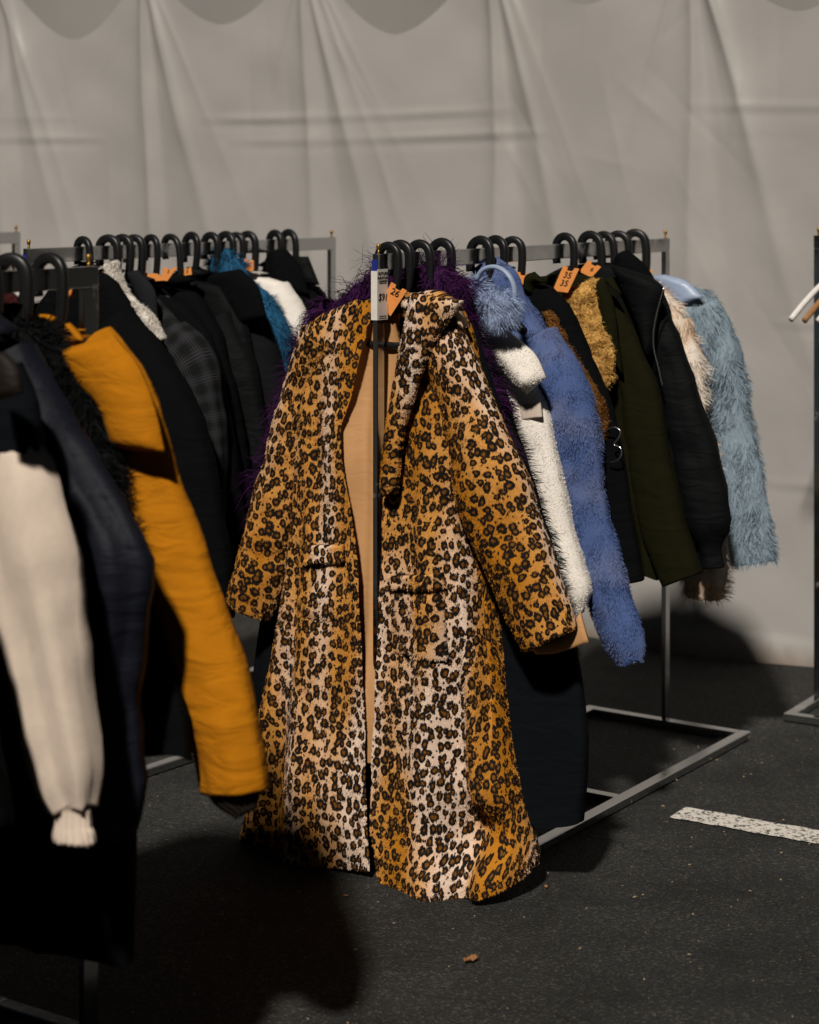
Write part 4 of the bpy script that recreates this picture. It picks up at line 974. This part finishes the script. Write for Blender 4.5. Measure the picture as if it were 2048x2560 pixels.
# ------------------------------------------------------------------ paper: tags and the fixture sign
def paper_tag(K, u, y, corners, texts, label, mat='paper_orange', thick=.0012, lean=0.0):
    """corners: 4 sighted corners (tl,tr,br,bl); texts: (string, size, fx, fy)"""
    c = K.c(u + y, corners); cen = c.mean(0); zb = c[:, 1].min()
    A = K.at(u); root = empty('price_tag', (A[0], A[1], zb), K.rz); tag(root, label, 'tag', 'orange paper tags')
    yy = y + lean * (c[:, 1] - cen[1])
    fr = [(p[0], yy[i], p[1] - zb) for i, p in enumerate(c)]; bk = [(p[0], yy[i] + thick, p[1] - zb) for i, p in enumerate(c)]
    # notch torn where it slips over the hook
    tl, tr, br_, bl = [np.array(f) for f in fr]; d = tr - tl; dn = (bl - tl)
    outline = [tl, tl + d * .30, tl + d * .34 + dn * .14, tl + d * .66 + dn * .14, tl + d * .72, tr, br_, bl]
    v = [tuple(p) for p in outline] + [tuple(p + np.array([0, thick, 0])) for p in outline]; n = len(outline)
    mkmesh('card', v, np.array([(i, (i+1) % n, (i+1) % n + n, i + n) for i in range(n)]), mat=mat, parent=root, smooth=False, ngons=[list(range(n))[::-1], list(range(n, 2*n))])
    ex = vnorm(d); ez = vnorm(-dn); 
    for s, size, fx, fy in texts:
        o = tl + d * fx + dn * fy + np.array([0, -.0012, 0]); en = np.cross(ex, ez)
        M = Matrix(((ex[0], ez[0], en[0], o[0]), (ex[1], ez[1], en[1], o[1]), (ex[2], ez[2], en[2], o[2]), (0, 0, 0, 1)))
        text_mesh('print', s, size, M, 'ink', root)
paper_tag(RK, .075, -.035, [(826, 594), (858, 612), (820, 666), (800, 640)], [('26', .026, .48, .30)], 'orange paper tag marked 26 beside the fixture sign', lean=-.1)
paper_tag(RK, .945, -.13, [(1186, 560), (1220, 566), (1196, 616), (1164, 612)], [('35', .026, .5, .32), ('35', .026, .5, .64)], 'orange paper tag printed 35 twice on the right rail')
paper_tag(RK, 1.097, -.11, [(1238, 548), (1266, 562), (1246, 584), (1220, 572)], [('6', .018, .62, .45)], 'orange paper tag with a 6 by the mustard pile lining')
paper_tag(RK, .658, -.03, [(1086, 572), (1118, 576), (1110, 606), (1084, 612)], [], 'plain orange tag right of the blue hood')
paper_tag(RK, 1.378, -.06, [(1352, 564), (1376, 570), (1368, 580), (1352, 580)], [], 'small orange tag at the last hook of the right rail')
paper_tag(LK, .331, -.04, [(212, 572), (234, 574), (246, 602), (228, 592)], [], 'orange tag beside the white sherpa lining')
paper_tag(LK, .512, -.05, [(296, 572), (330, 576), (352, 590), (322, 592)], [], 'crumpled orange tag left of the folded pair')
paper_tag(LK, .579, -.06, [(344, 564), (374, 562), (352, 592), (338, 588)], [('5', .016, .45, .35)], 'orange tag standing upright, above the black overcoat')
paper_tag(LK, .666, -.06, [(388, 566), (402, 562), (404, 578), (388, 580)], [('8', .014, .5, .55)], 'tiny orange tag on the black coat left of the teal fur')
paper_tag(LK, .957, -.06, [(514, 545), (534, 548), (534, 570), (516, 572)], [], 'orange tag between the teal fur and the white jacket')
paper_tag(FK, 1.395, .04, [(134, 610), (154, 608), (156, 622), (146, 628)], [], 'orange tag seen through the front rail corner')

def fixture_sign():
    K = RK; A = K.at(0); zt, zb = 1.482, 1.357; root = empty('fixture_sign', (A[0], A[1], zb), K.rz)
    tag(root, 'white fixture price card reading $91 taped round the rail post', 'sign')
    box('card', (.0095, .0107, -.004, .040, 0, zt - zb), 'paper_white', root, bevel=0)
    box('card_flap', (-.008, .0107, -.0058, -.0042, .0, zt - zb - .004), 'paper_white', root, bevel=0)
    def M(y, z, roll=0): return Matrix.Translation((.0112, y, z)) @ Matrix(((0, 0, 1, 0), (1, 0, 0, 0), (0, 1, 0, 0), (0, 0, 0, 1))) @ Matrix.Rotation(roll, 4, 'Z')
    h = zt - zb
    for s, size, dz in (('FIXTURE', .0105, .011), ('FURNITURE', .0088, .0215), ('& EQUIPMENT', .0060, .0295)):
        t = text_mesh('lettering', s, size, M(.018, h - dz), 'ink', root)
    text_mesh('price', '$91', .026, M(.018, h - .070, R(-4)), 'ink', root, shear=.15)
    for dz in (.0345, .1155, .1205): box('rule', (.0108, .0113, .003, .034, h - dz - .0006, h - dz + .0006), 'ink', root, bevel=0)
fixture_sign()
box('tape', (-.0079, .0079, -.0012, -.0002, 1.44, 1.506), 'blue_tape', r_right, bevel=0)
box('tape', (-.0079, .0079, -.0012, -.0002, 1.44, 1.49), 'blue_tape', r_left, bevel=0)

# ------------------------------------------------------------------ litter on the asphalt
def chips():
    rg = np.random.default_rng(8); n = 1100
    x = rg.uniform(-1.6, 1.7, n); y = rg.uniform(3.9, 6.4, n); V = []; F = []
    for i in range(n):
        r = .0009 + .0024 * rg.random() ** 4; a = rg.uniform(0, 6.28); ln = r * rg.uniform(.6, 2.5)
        for j in range(5):
            t = a + j * 1.2566; V.append((x[i] + ln * math.cos(t) * math.cos(a) - r * math.sin(t) * math.sin(a), y[i] + ln * math.cos(t) * math.sin(a) + r * math.sin(t) * math.cos(a), .0008))
        V.append((x[i], y[i], .0008 + r * 1.1)); b = i * 6
        F += [(b + j, b + (j + 1) % 5, b + 5) for j in range(5)]
    o = mkmesh('grit', V, None, np.array(F), mat='chip', smooth=False); tag(o, 'scattered pale grit and straw bits on the asphalt', 'grit', kind='stuff')
chips()
def ground_pt(dx, dy):
    px, py = dx * 1.18725, dy * 1.18725; d = FPX * CAMH / (py - HOR); return (px - 1024) / FPX * d, d
for i, (dx, dy, sz, lb) in enumerate(((992, 2028, .020, 'curled dry brown leaf on the asphalt at the bottom centre'), (1150, 1872, .008, 'small dry leaf scrap on the asphalt right of the coat hem'), (728, 1890, .007, 'dry leaf scrap on the asphalt below the coat'))):
    x, y = ground_pt(dx, dy); n = 9; rg = np.random.default_rng(i)
    V = [];
    for a in range(n):
        t = (a - (n - 1) / 2) / (n / 2); wv = sz * .55 * math.sqrt(max(0, 1 - t * t)) * rg.uniform(.7, 1.1)
        for s in (-1, 0, 1): V.append((t * sz, s * wv, .003 + .5 * sz * abs(s) * rg.uniform(.5, 1) + .3 * sz * t * t))
    o = mkmesh('dry_leaf', V, grid_faces(n, 3), mat='dry_leaf'); o.location = (x, y, 0); o.rotation_euler = (0, 0, .7 + i); tag(o, lb, 'leaf', 'dry leaf scraps')
    md = o.modifiers.new('thickness', 'SOLIDIFY'); md.thickness = .0006
